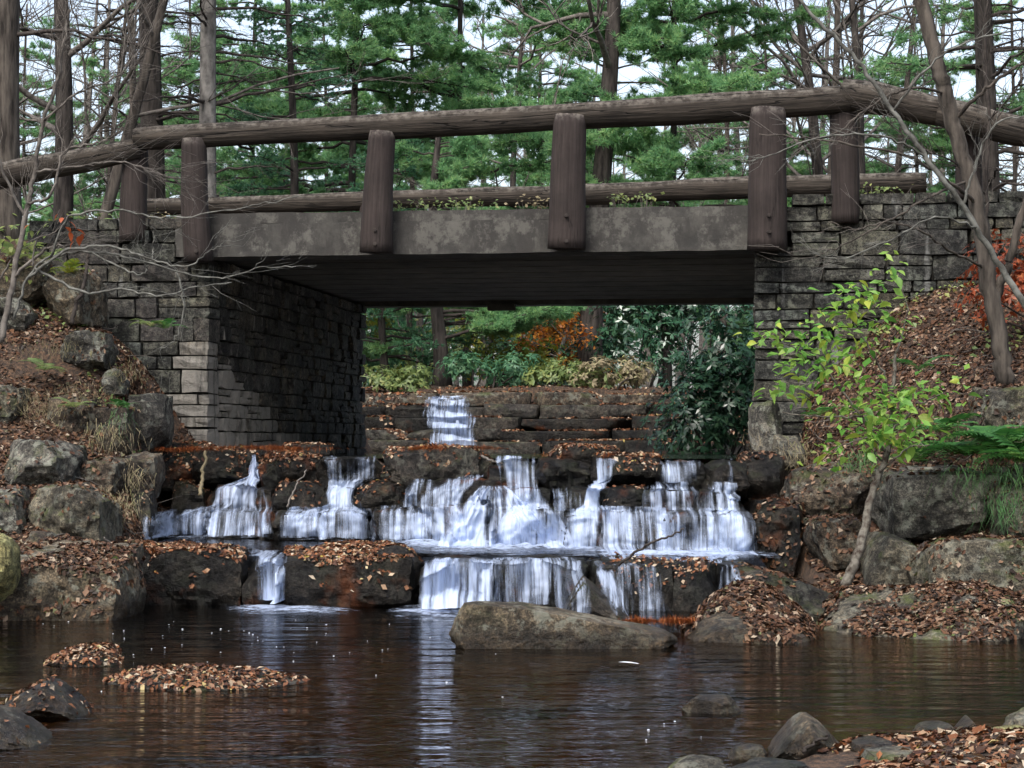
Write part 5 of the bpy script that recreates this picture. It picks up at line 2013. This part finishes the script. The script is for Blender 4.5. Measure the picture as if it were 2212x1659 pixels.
s_ = broad_shrub('rhododendron', 31, (1.4, 1.0, 2.4), 1500, ls=.1)
put(s_, 1395, 33.5, 'rounded green rhododendron behind the stepped dam', 'shrub', GS)
s_ = broad_shrub('rhododendron', 32, (0.9, .8, 1.0), 380, ls=.12)
put(s_, 1160, 36, 'low dark shrub at the foot of the orange beech', 'shrub', GS)
s_ = broad_shrub('rhododendron', 33, (1.0, .8, 1.3), 420, ls=.12)
put(s_, 1290, 40, 'shrub half hidden behind the thick dark trunk', 'shrub', GS)
for k, (px, d, sx, sz, lf, lab) in enumerate(((860, 32.3, 1.0, .5, 'palegreen', 'low yellow green bush behind the left end of the dam'), (1040, 32.4, 1.1, .55, 'hemlock', 'low dark green bush right of the young pine'),
                                              (1120, 34.5, 1.0, .7, 'yellowleaf', 'low golden bush below the orange beech'), (1230, 32.2, .9, .45, 'palegreen', 'low pale bush in front of the thick dark trunk'), (1330, 31.9, .8, .5, 'drygrass', 'dry tawny bush in front of the rounded rhododendron'),
                                              (780, 35, 1.2, 1.1, 'hemlock', 'green bush at the left corner of the opening'), (930, 37, 1.2, 1.3, 'palegreen', 'light green bush deeper in the wood left of the young pine'), (1110, 41, 1.4, 1.8, 'palegreen', 'light green thicket behind the orange beech'))):
    s_ = broad_shrub('low_bush', 40 + k, (sx, .5, sz), 260, leaf=lf, ls=.09, stems=6)
    put(s_, px, d, lab, 'shrub', 'bushes behind the dam')
# beyond the road on both sides
s_ = broad_shrub('leafy_shrub', 34, (1.6, .8, 0.9), 420, leaf='yellowleaf', ls=.08)
put(s_, 1960, 27, 'yellow green shrub beyond the road right of the railing', 'shrub')
s_ = broad_shrub('leafy_shrub', 35, (1.6, .8, 0.9), 420, leaf='palegreen', ls=.08)
put(s_, 60, 27, 'pale green shrub beyond the road at the left edge', 'shrub')
s_ = broad_shrub('leafy_shrub', 36, (1.2, .8, 1.2), 420, leaf='redleaf', ls=.08)
put(s_, 2245, 16.9, 'rust red leaved shrub at the right picture edge', 'shrub', sc=.7)

# the far wood: one mass of many small trunks, twigs and evergreens
far = MB()
rng = np.random.default_rng(77)
TPs, TDs = [], []
for k in range(120):
    d = rng.uniform(62, 120)
    x = rng.uniform(-.3, .3) * d
    z0 = hz(x, d)
    h = rng.uniform(9, 15)
    tr = trunk_pts(h, (rng.normal(0, .04), 0), .15, k, 8) + np.array([x, d, z0 - .2])
    far.tube(tr, np.linspace(rng.uniform(.09, .2), .03, 8), 5, False)
    for j in range(26):
        z = rng.uniform(.12, 1)
        p = np.array([np.interp(z, np.linspace(0, 1, 8), tr[:, c]) for c in range(3)])
        az = rng.uniform(0, 6.3)
        dd = np.array([math.cos(az), math.sin(az), rng.uniform(.1, .9)])
        L_ = rng.uniform(.8, 2.8) * (1.1 - z * .6)
        e = p + dd * L_
        far.tube(np.stack([p, (p + e) / 2 + rng.normal(0, .12, 3), e]), np.array([.03, .02, .009]), 3, False)
        for q in range(3):
            m = p + (e - p) * rng.uniform(.3, 1)
            far.tube(np.stack([m, m + (dd + rng.normal(0, .7, 3)) * L_ * .4]), np.array([.013, .006]), 3, False)
struct(link('far_wood', far.mesh('far_wood', [M['twig']])), 'stuff', 'grey mass of bare trees far behind the bridge')
for k in range(34):
    d = rng.uniform(58, 110)
    x = rng.uniform(-.28, .28) * d
    z0 = hz(x, d)
    h = rng.uniform(2.5, 5.5)
    for j in range(420):
        t = rng.random() ** .7
        r = (1 - t) * h * .3 + .2
        az = rng.uniform(0, 6.3)
        rr = r * math.sqrt(rng.random())
        TPs.append((x + rr * math.cos(az), d + rr * math.sin(az), z0 + .2 + t * h))
        TDs.append((math.cos(az) * .8, math.sin(az) * .8, .2))
V = needle_tufts(np.array(TPs), np.array(TDs), rng, 8, .38, .035, .5)
struct(link('far_evergreens', mesh_from('far_evergreens', V, np.arange(len(V)).reshape(-1, 3), [M['hemlock']])), 'stuff', 'dark green mass of evergreens far behind the bridge')

# unseen trees added beside and behind the camera to block low sky light
ring = MB()
TPs, TDs = [], []
for k in range(70):
    a = rng.uniform(0, 6.283)
    rr0 = rng.uniform(16, 36)
    x, d = rr0 * math.cos(a), 8 + rr0 * math.sin(a)
    if d > 12 and abs(x) < .42 * d:
        continue
    z0 = hz(x, d)
    h = rng.uniform(9, 14)
    tr = trunk_pts(h, (rng.normal(0, .03), 0), .15, k, 8) + np.array([x, d, z0 - .2])
    ring.tube(tr, np.linspace(rng.uniform(.13, .25), .03, 8), 7, False)
    for j in range(420):
        t = rng.random()
        r = (1 - t) * 2.6 + .5
        az = rng.uniform(0, 6.3)
        rr = r * math.sqrt(rng.random())
        TPs.append((x + rr * math.cos(az), d + rr * math.sin(az), z0 + 2.5 + t * (h - 2)))
        TDs.append((math.cos(az) * .8, math.sin(az) * .8, .2))
struct(link('shade_trunks', ring.mesh('shade_trunks', [M['bark_dark']], True)), 'stuff', 'unseen trunks added round the clearing to hold back sky light')
V = needle_tufts(np.array(TPs), np.array(TDs), rng, 9, .42, .045, .5)
struct(link('shade_foliage', mesh_from('shade_foliage', V, np.arange(len(V)).reshape(-1, 3), [M['hemlock']])), 'stuff', 'unseen evergreen foliage added round the clearing to hold back sky light')

# ================================================================== NEAR PLANTS
def catmull(P, n=8):
    P = np.array(P, float)
    P = np.vstack([2 * P[0] - P[1], P, 2 * P[-1] - P[-2]])
    out = []
    for i in range(1, len(P) - 2):
        for t in np.linspace(0, 1, n, endpoint=False):
            a, b_, c, d = P[i - 1], P[i], P[i + 1], P[i + 2]
            out.append(.5 * (2 * b_ + (c - a) * t + (2 * a - 5 * b_ + 4 * c - d) * t * t + (3 * b_ - a - 3 * c + d) * t ** 3))
    out.append(P[-2])
    return np.array(out)


def branchy(name, label, cat, lines, mat, twigs=0, seed=1, twl=0.35, twr=0.003, tmat=None, trunk=0, group=None, droop=0.0):
    """thing made of branches given as picture points with distances: (points, width0, width1) in picture units"""
    rng = np.random.default_rng(seed)
    base = at(*lines[0][0][0])
    root = empty(name, tuple(base))
    tag(root, label, cat, group)
    off = np.array(base)
    tw = MB()
    nt_ = 0
    for k, (pp, w0, w1) in enumerate(lines):
        P = np.array([tuple(at(*p)) for p in pp])
        C = catmull(P, 7)
        n = len(C)
        C[1:-1] += rng.normal(0, .006, (n - 2, 3))
        d = pp[0][2]
        rad = np.linspace(w0, w1, n) / FOC * d / 2
        mb = MB()
        mb.tube(C - off, rad, 12 if w0 > 25 else 7 if w0 > 8 else 5, True, .08 if w0 > 12 else 0, seed + k)
        link('trunk' if k < trunk else 'branch', mb.mesh('branch', [M[mat]], True), root)
        for _ in range(int(twigs * len(C) / 14)):
            i = rng.integers(n // 4, n)
            t = C[min(i + 1, n - 1)] - C[max(i - 1, 0)]
            t /= np.linalg.norm(t) + 1e-9
            dd = t * .9 + rng.normal(0, .38, 3) * np.array([1, .7, 1])
            dd[2] -= droop
            L_ = twl * rng.uniform(.3, 1.2)
            p0 = C[i]
            p1 = p0 + dd * L_ * .5 + rng.normal(0, .1, 3) * L_
            p2 = p0 + dd * L_ + np.array([0, 0, rng.normal(.05, .12)]) * L_
            pa = (p0 + p1) / 2 + rng.normal(0, .05, 3) * L_
            pb = (p1 + p2) / 2 + rng.normal(0, .06, 3) * L_
            tw.tube(np.stack([p0, pa, p1, pb, p2]) - off, np.array([twr, twr * .9, twr * .75, twr * .55, twr * .35]), 3, False)
            nt_ += 1
            for _ in range(2):
                q0 = p0 + (p2 - p0) * rng.uniform(.3, .9)
                q1 = q0 + (dd + rng.normal(0, .4, 3)) * L_ * .3
                tw.tube(np.stack([q0, q1]) - off, np.array([twr * .7, twr * .3]), 3, False)
    if nt_:
        o = link('twigs', tw.mesh('twigs', [M[tmat or mat]], True), root)
        o['kind'] = 'stuff'
    return root


# leaning tree of the right bank
branchy('leaning_tree', 'slender leaning tree crossing in front of the right end of the railing', 'tree',
        [([(2170, 830, 15.9), (2158, 730, 15.9), (2135, 600, 15.9), (2112, 450, 15.9), (2068, 300, 15.9), (2045, 210, 15.9), (2020, 120, 15.9), (1990, 0, 15.9), (1975, -90, 15.9)], 40, 30),
         ([(2150, 640, 15.9), (2180, 560, 15.85), (2205, 470, 15.8), (2240, 380, 15.8)], 22, 14),
         ([(2110, 440, 15.9), (2060, 400, 15.6), (1980, 345, 15.4), (1880, 320, 15.3), (1760, 300, 15.2), (1640, 290, 15.1)], 9, 3),
         ([(2090, 390, 15.9), (2020, 420, 15.5), (1930, 470, 15.3), (1840, 520, 15.2), (1760, 555, 15.1)], 7, 2),
         ([(2130, 580, 15.9), (2050, 540, 15.6), (1990, 500, 15.4), (1920, 480, 15.3), (1850, 495, 15.2), (1790, 480, 15.2)], 7, 2),
         ([(2045, 200, 15.9), (1960, 190, 15.6), (1880, 230, 15.5), (1800, 290, 15.3), (1700, 310, 15.2)], 7, 2),
         ([(2060, 260, 15.9), (2120, 200, 15.7), (2190, 150, 15.6), (2260, 120, 15.5)], 10, 5)],
        'bark_brown', 6, 3, .32, .0026, 'twig', trunk=1)
branchy('bare_sapling', 'thin lichen covered sapling slanting across the right end of the railing', 'sapling',
        [([(2240, 700, 15.3), (2150, 560, 15.3), (2080, 445, 15.25), (2000, 340, 15.2), (1930, 240, 15.2), (1850, 130, 15.2), (1760, 40, 15.2), (1700, -40, 15.2)], 15, 7),
         ([(2000, 340, 15.2), (1930, 300, 15.1), (1860, 290, 15.0), (1760, 300, 15.0), (1650, 340, 14.9), (1600, 350, 14.9)], 6, 2),
         ([(2080, 445, 15.25), (2100, 380, 15.2), (2150, 270, 15.1), (2230, 250, 15.1)], 7, 3),
         ([(1930, 240, 15.2), (2000, 150, 15.1), (2090, 90, 15.1), (2230, 60, 15.0)], 6, 3),
         ([(2110, 490, 15.25), (2020, 470, 15.1), (1900, 530, 15.0), (1800, 560, 15.0), (1720, 520, 15.0)], 5, 2)],
        'twig_pale', 7, 9, .3, .0024, 'twig_pale')
branchy('bare_sapling', 'thin dark sapling standing upright at the far right edge', 'sapling',
        [([(2140, 590, 16.3), (2130, 420, 16.3), (2135, 260, 16.3), (2128, 100, 16.3), (2140, -60, 16.3)], 10, 5),
         ([(2130, 420, 16.3), (2060, 350, 16.2), (1990, 320, 16.1), (1900, 250, 16.0)], 5, 2),
         ([(2135, 260, 16.3), (2190, 200, 16.2), (2260, 90, 16.1)], 5, 2)], 'twig_dark', 16, 12, .5, .0035, 'twig_dark')
# bare shrubs of the left bank
branchy('bare_shrub', 'bare shrub with long pale arching twigs reaching over the left abutment', 'shrub',
        [([(30, 690, 17.0), (60, 600, 17.0), (110, 555, 17.0), (200, 545, 16.9), (300, 560, 16.8), (400, 590, 16.7), (480, 600, 16.6), (560, 580, 16.6), (640, 575, 16.5)], 6.5, 2),
         ([(60, 600, 17.0), (150, 540, 16.9), (250, 535, 16.8), (330, 560, 16.7), (400, 575, 16.6), (450, 545, 16.6), (482, 525, 16.6)], 7, 2),
         ([(75, 580, 17.0), (180, 630, 16.9), (260, 625, 16.8), (350, 640, 16.7), (420, 620, 16.7), (500, 610, 16.6)], 7, 2),
         ([(200, 545, 16.9), (290, 590, 16.8), (320, 575, 16.8), (330, 540, 16.8), (333, 510, 16.8)], 5, 2),
         ([(110, 555, 17.0), (150, 470, 16.9), (250, 455, 16.8), (350, 470, 16.7), (430, 465, 16.6), (560, 440, 16.6), (640, 425, 16.5)], 6, 2),
         ([(380, 588, 16.7), (395, 640, 16.7), (385, 720, 16.7), (345, 760, 16.7)], 5, 2)],
        'twig_pale', 5, 5, .3, .0024, 'twig_pale')
branchy('bare_shrub', 'dark bare shrub climbing the left picture edge in front of the rail', 'shrub',
        [([(0, 740, 17.2), (30, 600, 17.2), (55, 470, 17.2), (75, 370, 17.2), (95, 260, 17.1), (130, 150, 17.0), (150, 20, 17.0)], 15, 5),
         ([(30, 600, 17.2), (90, 545, 17.1), (140, 530, 17.0), (190, 530, 17.0)], 8, 3),
         ([(75, 370, 17.2), (160, 360, 17.0), (260, 350, 16.9), (330, 370, 16.9), (400, 395, 16.9)], 6, 2),
         ([(55, 470, 17.2), (10, 380, 17.1), (-20, 280, 17.0)], 8, 4),
         ([(95, 260, 17.1), (170, 200, 17.0), (260, 160, 17.0), (330, 60, 17.0)], 6, 2),
         ([(60, 440, 17.2), (110, 420, 17.0), (140, 330, 17.0), (200, 310, 17.0), (245, 290, 17.0), (255, 200, 17.0), (270, 80, 17.0)], 7, 3)],
        'twig', 20, 6, .45, .003, 'twig')
branchy('bent_stem', 'short dark bent stem in front of the pale boulder by the left abutment', 'stem',
        [([(155, 700, 18.3), (165, 660, 18.3), (180, 620, 18.3), (188, 575, 18.3), (190, 545, 18.3)], 10, 7)], 'twig_dark')
# sticks on the falls
branchy('stick', 'dark broken stick leaning out of the right part of the middle pool', 'stick',
        [([(1335, 1222, 14.0), (1365, 1200, 13.95), (1400, 1175, 13.9), (1440, 1160, 13.85), (1478, 1142, 13.8)], 7, 4)], 'twig_dark')
branchy('stick', 'olive stick standing against the left stones of the cascade', 'stick',
        [([(432, 1070, 17.5), (438, 1030, 17.6), (444, 975, 17.7)], 9, 7)], 'drygrass')
branchy('stick', 'thin pale stick leaning on the second tier left of the centre', 'stick',
        [([(620, 1095, 17.0), (640, 1050, 17.15), (662, 1015, 17.3)], 4, 3)], 'twig')
branchy('stick', 'pale stick poking from the leaves on the left slab', 'stick',
        [([(258, 1225, 14.3), (245, 1195, 14.2), (225, 1160, 14.1)], 6, 4)], 'twig')
branchy('stick', 'brown stick lying against the peaked tan rock', 'stick',
        [([(1735, 1625, 7.3), (1760, 1605, 7.32), (1790, 1588, 7.35)], 9, 6)], 'twig_dark')
branchy('stick', 'pale stick end resting on the middle lip stone', 'stick',
        [([(1040, 985, 16.9), (1062, 995, 16.8), (1085, 1002, 16.7)], 6, 5)], 'twig')


# ------------------------------------------------------------------ sapling with yellow green leaves
def leaf_mesh(seed, mat):
    rng = np.random.default_rng(seed)
    s = np.array([0, .25, .5, .75, 1.0])
    w = np.array([0, .2, .26, .17, 0]) * rng.uniform(.9, 1.1)
    z = -.35 * s ** 2 * rng.uniform(.6, 1.5)
    V, T = [], []
    for k in range(5):
        V += [(s[k], -w[k], z[k] + w[k] * .35), (s[k], 0, z[k]), (s[k], w[k], z[k] + w[k] * .35)]
    for k in range(4):
        for j in range(2):
            a = k * 3 + j
            T += [(a, a + 3, a + 4), (a, a + 4, a + 1)]
    return mesh_from('leaf', np.array(V), np.array(T), [mat], True)


LG = [leaf_mesh(k, M['sap_green']) for k in range(4)]
LY = [leaf_mesh(k + 9, M['sap_yellow']) for k in range(4)]
sap = branchy('leafy_sapling', 'crooked sapling with fresh yellow green leaves in front of the right bank', 'sapling',
              [([(1824, 1268, 14.15), (1850, 1205, 14.15), (1872, 1130, 14.2), (1885, 1060, 14.25), (1915, 985, 14.3), (1925, 920, 14.35), (1928, 850, 14.4), (1934, 765, 14.45)], 24, 7),
               ([(1915, 980, 14.3), (1860, 900, 14.3), (1800, 820, 14.3), (1740, 760, 14.3), (1660, 730, 14.3)], 7, 2),
               ([(1928, 850, 14.4), (1890, 770, 14.4), (1850, 700, 14.4), (1830, 630, 14.4)], 6, 2),
               ([(1860, 900, 14.3), (1760, 900, 14.2), (1690, 890, 14.2)], 5, 2),
               ([(1920, 940, 14.3), (1980, 880, 14.25), (2040, 850, 14.2), (2090, 850, 14.2)], 6, 2),
               ([(1900, 1020, 14.25), (1960, 970, 14.1), (2010, 960, 14.0)], 5, 2),
               ([(1934, 765, 14.45), (1960, 680, 14.5), (1940, 590, 14.5)], 5, 2),
               ([(1910, 1000, 14.3), (1860, 950, 14.1), (1790, 980, 14.0)], 4, 2)],
              'bark_sapling', 0, 7, trunk=1)
rl = random.Random(12)
sinv = sap.matrix_basis.inverted()
CL0 = [(1670, 735, 45, 25, 14, 'y'), (1720, 790, 40, 30, 12, 'y'), (1700, 850, 60, 20, 12, 'y'), (1760, 720, 60, 30, 14, 'y'), (1820, 650, 60, 35, 18, 'y'), (1880, 700, 60, 40, 16, 'y'),
      (1930, 590, 30, 40, 8, 'g'), (1870, 640, 40, 25, 8, 'g'), (1800, 810, 60, 30, 12, 'g'), (1860, 860, 60, 35, 22, 'g'), (1900, 900, 70, 40, 30, 'g'), (1880, 945, 60, 30, 20, 'g'),
      (1960, 860, 60, 30, 16, 'g'), (2030, 850, 55, 30, 14, 'g'), (1950, 960, 60, 30, 16, 'g'), (1790, 985, 35, 25, 8, 'y'), (1975, 920, 50, 25, 10, 'g'), (1780, 770, 40, 40, 8, 'g'), (1840, 770, 40, 40, 8, 'y')]
CL = [(a, b_, c * 1.05, d, int(n * 1.1), k) for a, b_, c, d, n, k in CL0]
for cx, cy, sx, sy, n, kd in CL:
    for _ in range(n):
        p = at(rl.gauss(cx, sx * .55), rl.gauss(cy, sy * .6), 14.25 + rl.gauss(0, .16))
        src = (LY if rl.random() < .55 else LG) if kd == 'y' else (LG if rl.random() < .8 else LY)
        o = bpy.data.objects.new('leaf', src[rl.randrange(4)])
        col.objects.link(o)
        o.parent = sap
        s = rl.uniform(.06, .115)
        R = Matrix.Rotation(rl.uniform(0, 6.28), 4, 'Z') @ Matrix.Rotation(rl.gauss(.25, .35), 4, 'Y') @ Matrix.Rotation(rl.gauss(.0, .4), 4, 'X')
        o.matrix_basis = sinv @ Matrix.Translation(p) @ R @ Matrix.Diagonal((s, s, s, 1))


P = []
for cx, cy, sx, sy, n, kd in CL0:
    for _ in range(int(n * 2.2)):
        P.append(tuple(sinv @ at(rl.gauss(cx, sx * .7), rl.gauss(cy, sy * .75), 14.3 + rl.gauss(0, .2))))
P = np.array(P)
o = link('small_leaves', leaves_mesh('small_leaves', P, np.tile([0, -.3, 1.0], (len(P), 1)), .022, .05, M['sapmix'], np.random.default_rng(8), .5, (.4, .6)), sap)
o['kind'] = 'stuff'


# ------------------------------------------------------------------ ferns
def frond_mesh(seed, mat, L_=0.45, n=15):
    rng = np.random.default_rng(seed)
    mb = MB()
    s = np.linspace(0, 1, n)
    x = s * L_
    z = L_ * (.55 * s - .75 * s ** 2)
    pts = np.stack([x, 0 * x, z], 1)
    mb.tube(pts, np.linspace(.004, .001, n), 3, False)
    V, T = [], []
    for k in range(1, n):
        l = L_ * .3 * math.sin(math.pi * min(1, (s[k] * .85 + .12))) * rng.uniform(.85, 1.1)
        for sg in (-1, 1):
            b_ = len(V)
            w = L_ * .026
            dz = -.25 * l
            V += [(x[k] - w, 0, z[k]), (x[k] + w, 0, z[k]), (x[k] + l * .3 + w * .8, sg * l * .6, z[k] + dz * .3), (x[k] + l * .35, sg * l, z[k] + dz), (x[k] + l * .2 - w * .6, sg * l * .6, z[k] + dz * .3)]
            T += [(b_, b_ + 1, b_ + 2), (b_, b_ + 2, b_ + 4), (b_ + 4, b_ + 2, b_ + 3)]
    mb.add(np.array(V), T)
    return mb.mesh('frond', [mat])


FR = {k: [frond_mesh(j, M[k]) for j in range(3)] for k in ('fern', 'palegreen', 'yellowleaf')}


def fern(px, py, d, label, n=11, sc=1.0, mat='fern', seed=0, hang=0.0):
    r = random.Random(seed)
    e = empty('fern', tuple(at(px, py, d)))
    tag(e, label, 'fern', 'ferns on the banks')
    for k in range(n):
        o = bpy.data.objects.new('frond', FR[mat][r.randrange(3)])
        col.objects.link(o)
        o.parent = e
        s = sc * r.uniform(.6, 1.0)
        o.matrix_basis = Matrix.Rotation(2 * math.pi * k / n + r.uniform(-.3, .3), 4, 'Z') @ Matrix.Rotation(r.uniform(-.7, -.05) + hang, 4, 'Y') @ Matrix.Diagonal((s, s, s, 1))
    return e


fern(2085, 985, 15.0, 'large green fern spreading over the huge mottled boulder', 14, 1.25, 'fern', 1)
fern(2165, 975, 14.9, 'green fern right of the large spreading fern', 14, 1.3, 'fern', 2)
fern(2215, 1000, 14.6, 'green fern cut by the right picture edge', 13, 1.2, 'fern', 3)
fern(2040, 935, 15.6, 'small fern above the large spreading fern', 9, .9, 'fern', 4)
fern(1985, 800, 15.6, 'single upright fern beside the sapling top', 5, .7, 'fern', 6)
fern(1985, 1000, 15.0, 'small fern at the sapling trunk above the mottled boulder', 6, .6, 'fern', 7)
fern(95, 562, 18.6, 'pale green fern on the broad boulder at the left', 9, .7, 'palegreen', 8)
fern(30, 555, 18.6, 'pale fern at the left edge above the broad boulder', 9, .8, 'palegreen', 9)
fern(150, 590, 18.6, 'yellowing fern drooping over the pale rounded boulder', 8, .6, 'yellowleaf', 10)
fern(355, 710, 18.4, 'small green fern rooted in the left abutment', 6, .5, 'fern', 11)
fern(325, 705, 18.4, 'little pale fern beside the abutment fern', 6, .5, 'palegreen', 12)
fern(95, 800, 17.7, 'low pale green fern in the leaves of the left bank', 7, .6, 'palegreen', 13)
fern(160, 880, 17.2, 'little green fern above the smooth grey boulder', 6, .5, 'palegreen', 14)
fern(265, 885, 17.5, 'small moss green fern on the brown block of the left bank', 6, .5, 'fern', 15)
fern(1770, 900, 17.0, 'little fern left of the sapling on the right bank', 6, .6, 'fern', 16)


# ------------------------------------------------------------------ dry grass and small weeds (too fine to count)
def blades(name, spots, mat, label, rng, hmin=.06, hmax=.2):
    V = []
    for px, py, d, sp, n, dr in spots:
        for _ in range(n):
            c = np.array(at(px + rng.normal(0, sp), py + rng.normal(0, 14), d)) + np.array([0, rng.normal(0, .1), 0])
            h = rng.uniform(hmin, hmax)
            dd = np.array([rng.normal(0, .4), rng.normal(-.2, .3), rng.uniform(.5, 1) * (1 if not dr else -1)])
            s = np.array([.0025, 0, 0])
            m = c + dd * h * .6
            e = c + dd * h + np.array([rng.normal(0, .3) * h, -.1 * h, -.35 * h])
            V += [c - s, c + s, m, m - s * .5, m + s * .7, e]
    V = np.array(V)
    struct(link(name, mesh_from(name, V, np.arange(len(V)).reshape(-1, 3), [M[mat]])), 'stuff', label)


rng = np.random.default_rng(90)
blades('dry_grass', [(100, 900, 17.3, 40, 160, 0), (60, 870, 17.4, 40, 140, 0), (170, 860, 17.5, 30, 120, 0), (230, 930, 17.3, 30, 100, 1), (290, 1020, 16.9, 15, 60, 1), (260, 1080, 16.2, 25, 90, 1),
                     (280, 810, 17.9, 20, 70, 0), (120, 760, 18.0, 50, 110, 0), (1640, 955, 18.0, 12, 50, 0), (1720, 970, 17.2, 25, 60, 1)], 'drygrass', 'dry grass tufts on the banks', rng)
blades('green_grass', [(2110, 1010, 14.7, 35, 70, 1), (2175, 1080, 14.5, 25, 90, 1), (2190, 1010, 14.5, 25, 60, 1), (2070, 960, 15.2, 40, 60, 0), (265, 890, 17.4, 10, 60, 1), (1860, 985, 15.8, 30, 80, 1)], 'fern', 'hanging moss and green grass on the right boulders', rng, .08, .24)

# weeds on the deck edge
for k, (px, py, n, lab) in enumerate(((870, 452, 16, 'low weeds on the deck edge right of the second post'), (1000, 448, 26, 'cluster of small round leaved weeds at the middle of the deck edge'),
                                      (1150, 444, 14, 'dry tuft beside the middle post on the deck edge'), (1340, 436, 12, 'small bright green plant on the deck edge right of the middle post'),
                                      (1392, 432, 8, 'tiny green plant next to the small bright one'), (330, 476, 20, 'weeds on the wall top between the two left posts'), (1890, 420, 24, 'leafy weeds on the right wall top'))):
    e = empty('weed', tuple(pv(px, py + 6, 0.12)))
    tag(e, lab, 'plant', 'weeds along the deck edge')
    P = np.stack([rng.normal(0, .012 * n ** .8, n * 3), rng.normal(0.05, .05, n * 3), np.abs(rng.normal(.05, .03, n * 3))], 1)
    link('leaves', leaves_mesh('leaves', P, np.tile([0, -.5, 1.0], (n * 3, 1)), .012, .026, M['palegreen' if k not in (2, 5) else 'drygrass'], rng, .5, (.6, .9)), e)
    mb = MB()
    for q in P[:n]:
        mb.tube(np.stack([q * np.array([.7, 1, 0]) + np.array([0, 0, -.05]), q]), np.array([.0025, .0015]), 3, False)
    link('stems', mb.mesh('stems', [M['twig']]), e)

# red leaved creeper at the left
vine = branchy('red_creeper', 'small creeper with pinkish red leaves in front of the left wall', 'creeper',
               [([(70, 575, 16.9), (80, 520, 16.9), (120, 500, 16.85), (140, 470, 16.8)], 4, 2)], 'twig')
vi = vine.matrix_basis.inverted()
LR = [leaf_mesh(k + 30, M['redleaf']) for k in range(2)]
for px, py in ((135, 470), (150, 478), (142, 490), (125, 462), (170, 510), (160, 520), (178, 505), (65, 485), (150, 500), (165, 495)):
    o = bpy.data.objects.new('leaf', LR[rl.randrange(2)])
    col.objects.link(o)
    o.parent = vine
    s = rl.uniform(.06, .09)
    o.matrix_basis = vi @ Matrix.Translation(at(px, py, 16.8)) @ Matrix.Rotation(rl.uniform(0, 6), 4, 'Z') @ Matrix.Rotation(rl.uniform(.3, .9), 4, 'Y') @ Matrix.Diagonal((s, s, s, 1))
# pale leafy twigs at the left edge
lt = branchy('leafy_shrub', 'pale green leafy shrub at the left picture edge above the boulders', 'shrub',
             [([(-20, 640, 17.6), (20, 570, 17.5), (50, 530, 17.4), (90, 510, 17.4)], 6, 2), ([(-20, 640, 17.6), (-5, 560, 17.5), (10, 510, 17.4)], 5, 2)], 'twig')
li = lt.matrix_basis.inverted()
LP = [leaf_mesh(k + 50, M['palegreen']) for k in range(3)]
for _ in range(46):
    o = bpy.data.objects.new('leaf', LP[rl.randrange(3)])
    col.objects.link(o)
    o.parent = lt
    s = rl.uniform(.05, .09)
    o.matrix_basis = li @ Matrix.Translation(at(rl.gauss(45, 40), rl.gauss(540, 28), 17.4 + rl.gauss(0, .1))) @ Matrix.Rotation(rl.uniform(0, 6), 4, 'Z') @ Matrix.Rotation(rl.gauss(.2, .4), 4, 'Y') @ Matrix.Diagonal((s, s, s, 1))

# floating leaves on the pool
for k, (px, py, lab, s) in enumerate(((1335, 1430, 'single pale leaf floating on the dark pool', .13), (1150, 1397, 'reddish leaf floating beside the long pale boulder', .11))):
    o = link('floating_leaf', leaf_mesh(70 + k, M['bubble' if k == 0 else 'redleaf']))
    o.location = on_z(px, py, .012)
    o.scale = (s * 1.2, s * 1.1, s * .25)
    o.rotation_euler = (0, .05, .2 + k)
    tag(o, lab, 'leaf')

# scattered green ground cover on both banks
rng = np.random.default_rng(55)
for lk, lab in (('bankl', 'small green seedlings scattered over the left bank'), ('bankr', 'small green seedlings scattered over the right bank')):
    P, nn = groups[lk][-1]
    kp = (fbm(P * 1.3, 61, 3) > 0.35) & (rng.random(len(P)) < .12)
    P = P[kp] + np.array([0, 0, .035]) * rng.uniform(.3, 1.6, (kp.sum(), 1))
    struct(link('ground_cover', leaves_mesh('ground_cover', P, np.tile([0, -.4, 1.0], (len(P), 1)), .012, .034, M['palegreen'], rng, .5, (.5, .8))), 'stuff', lab)
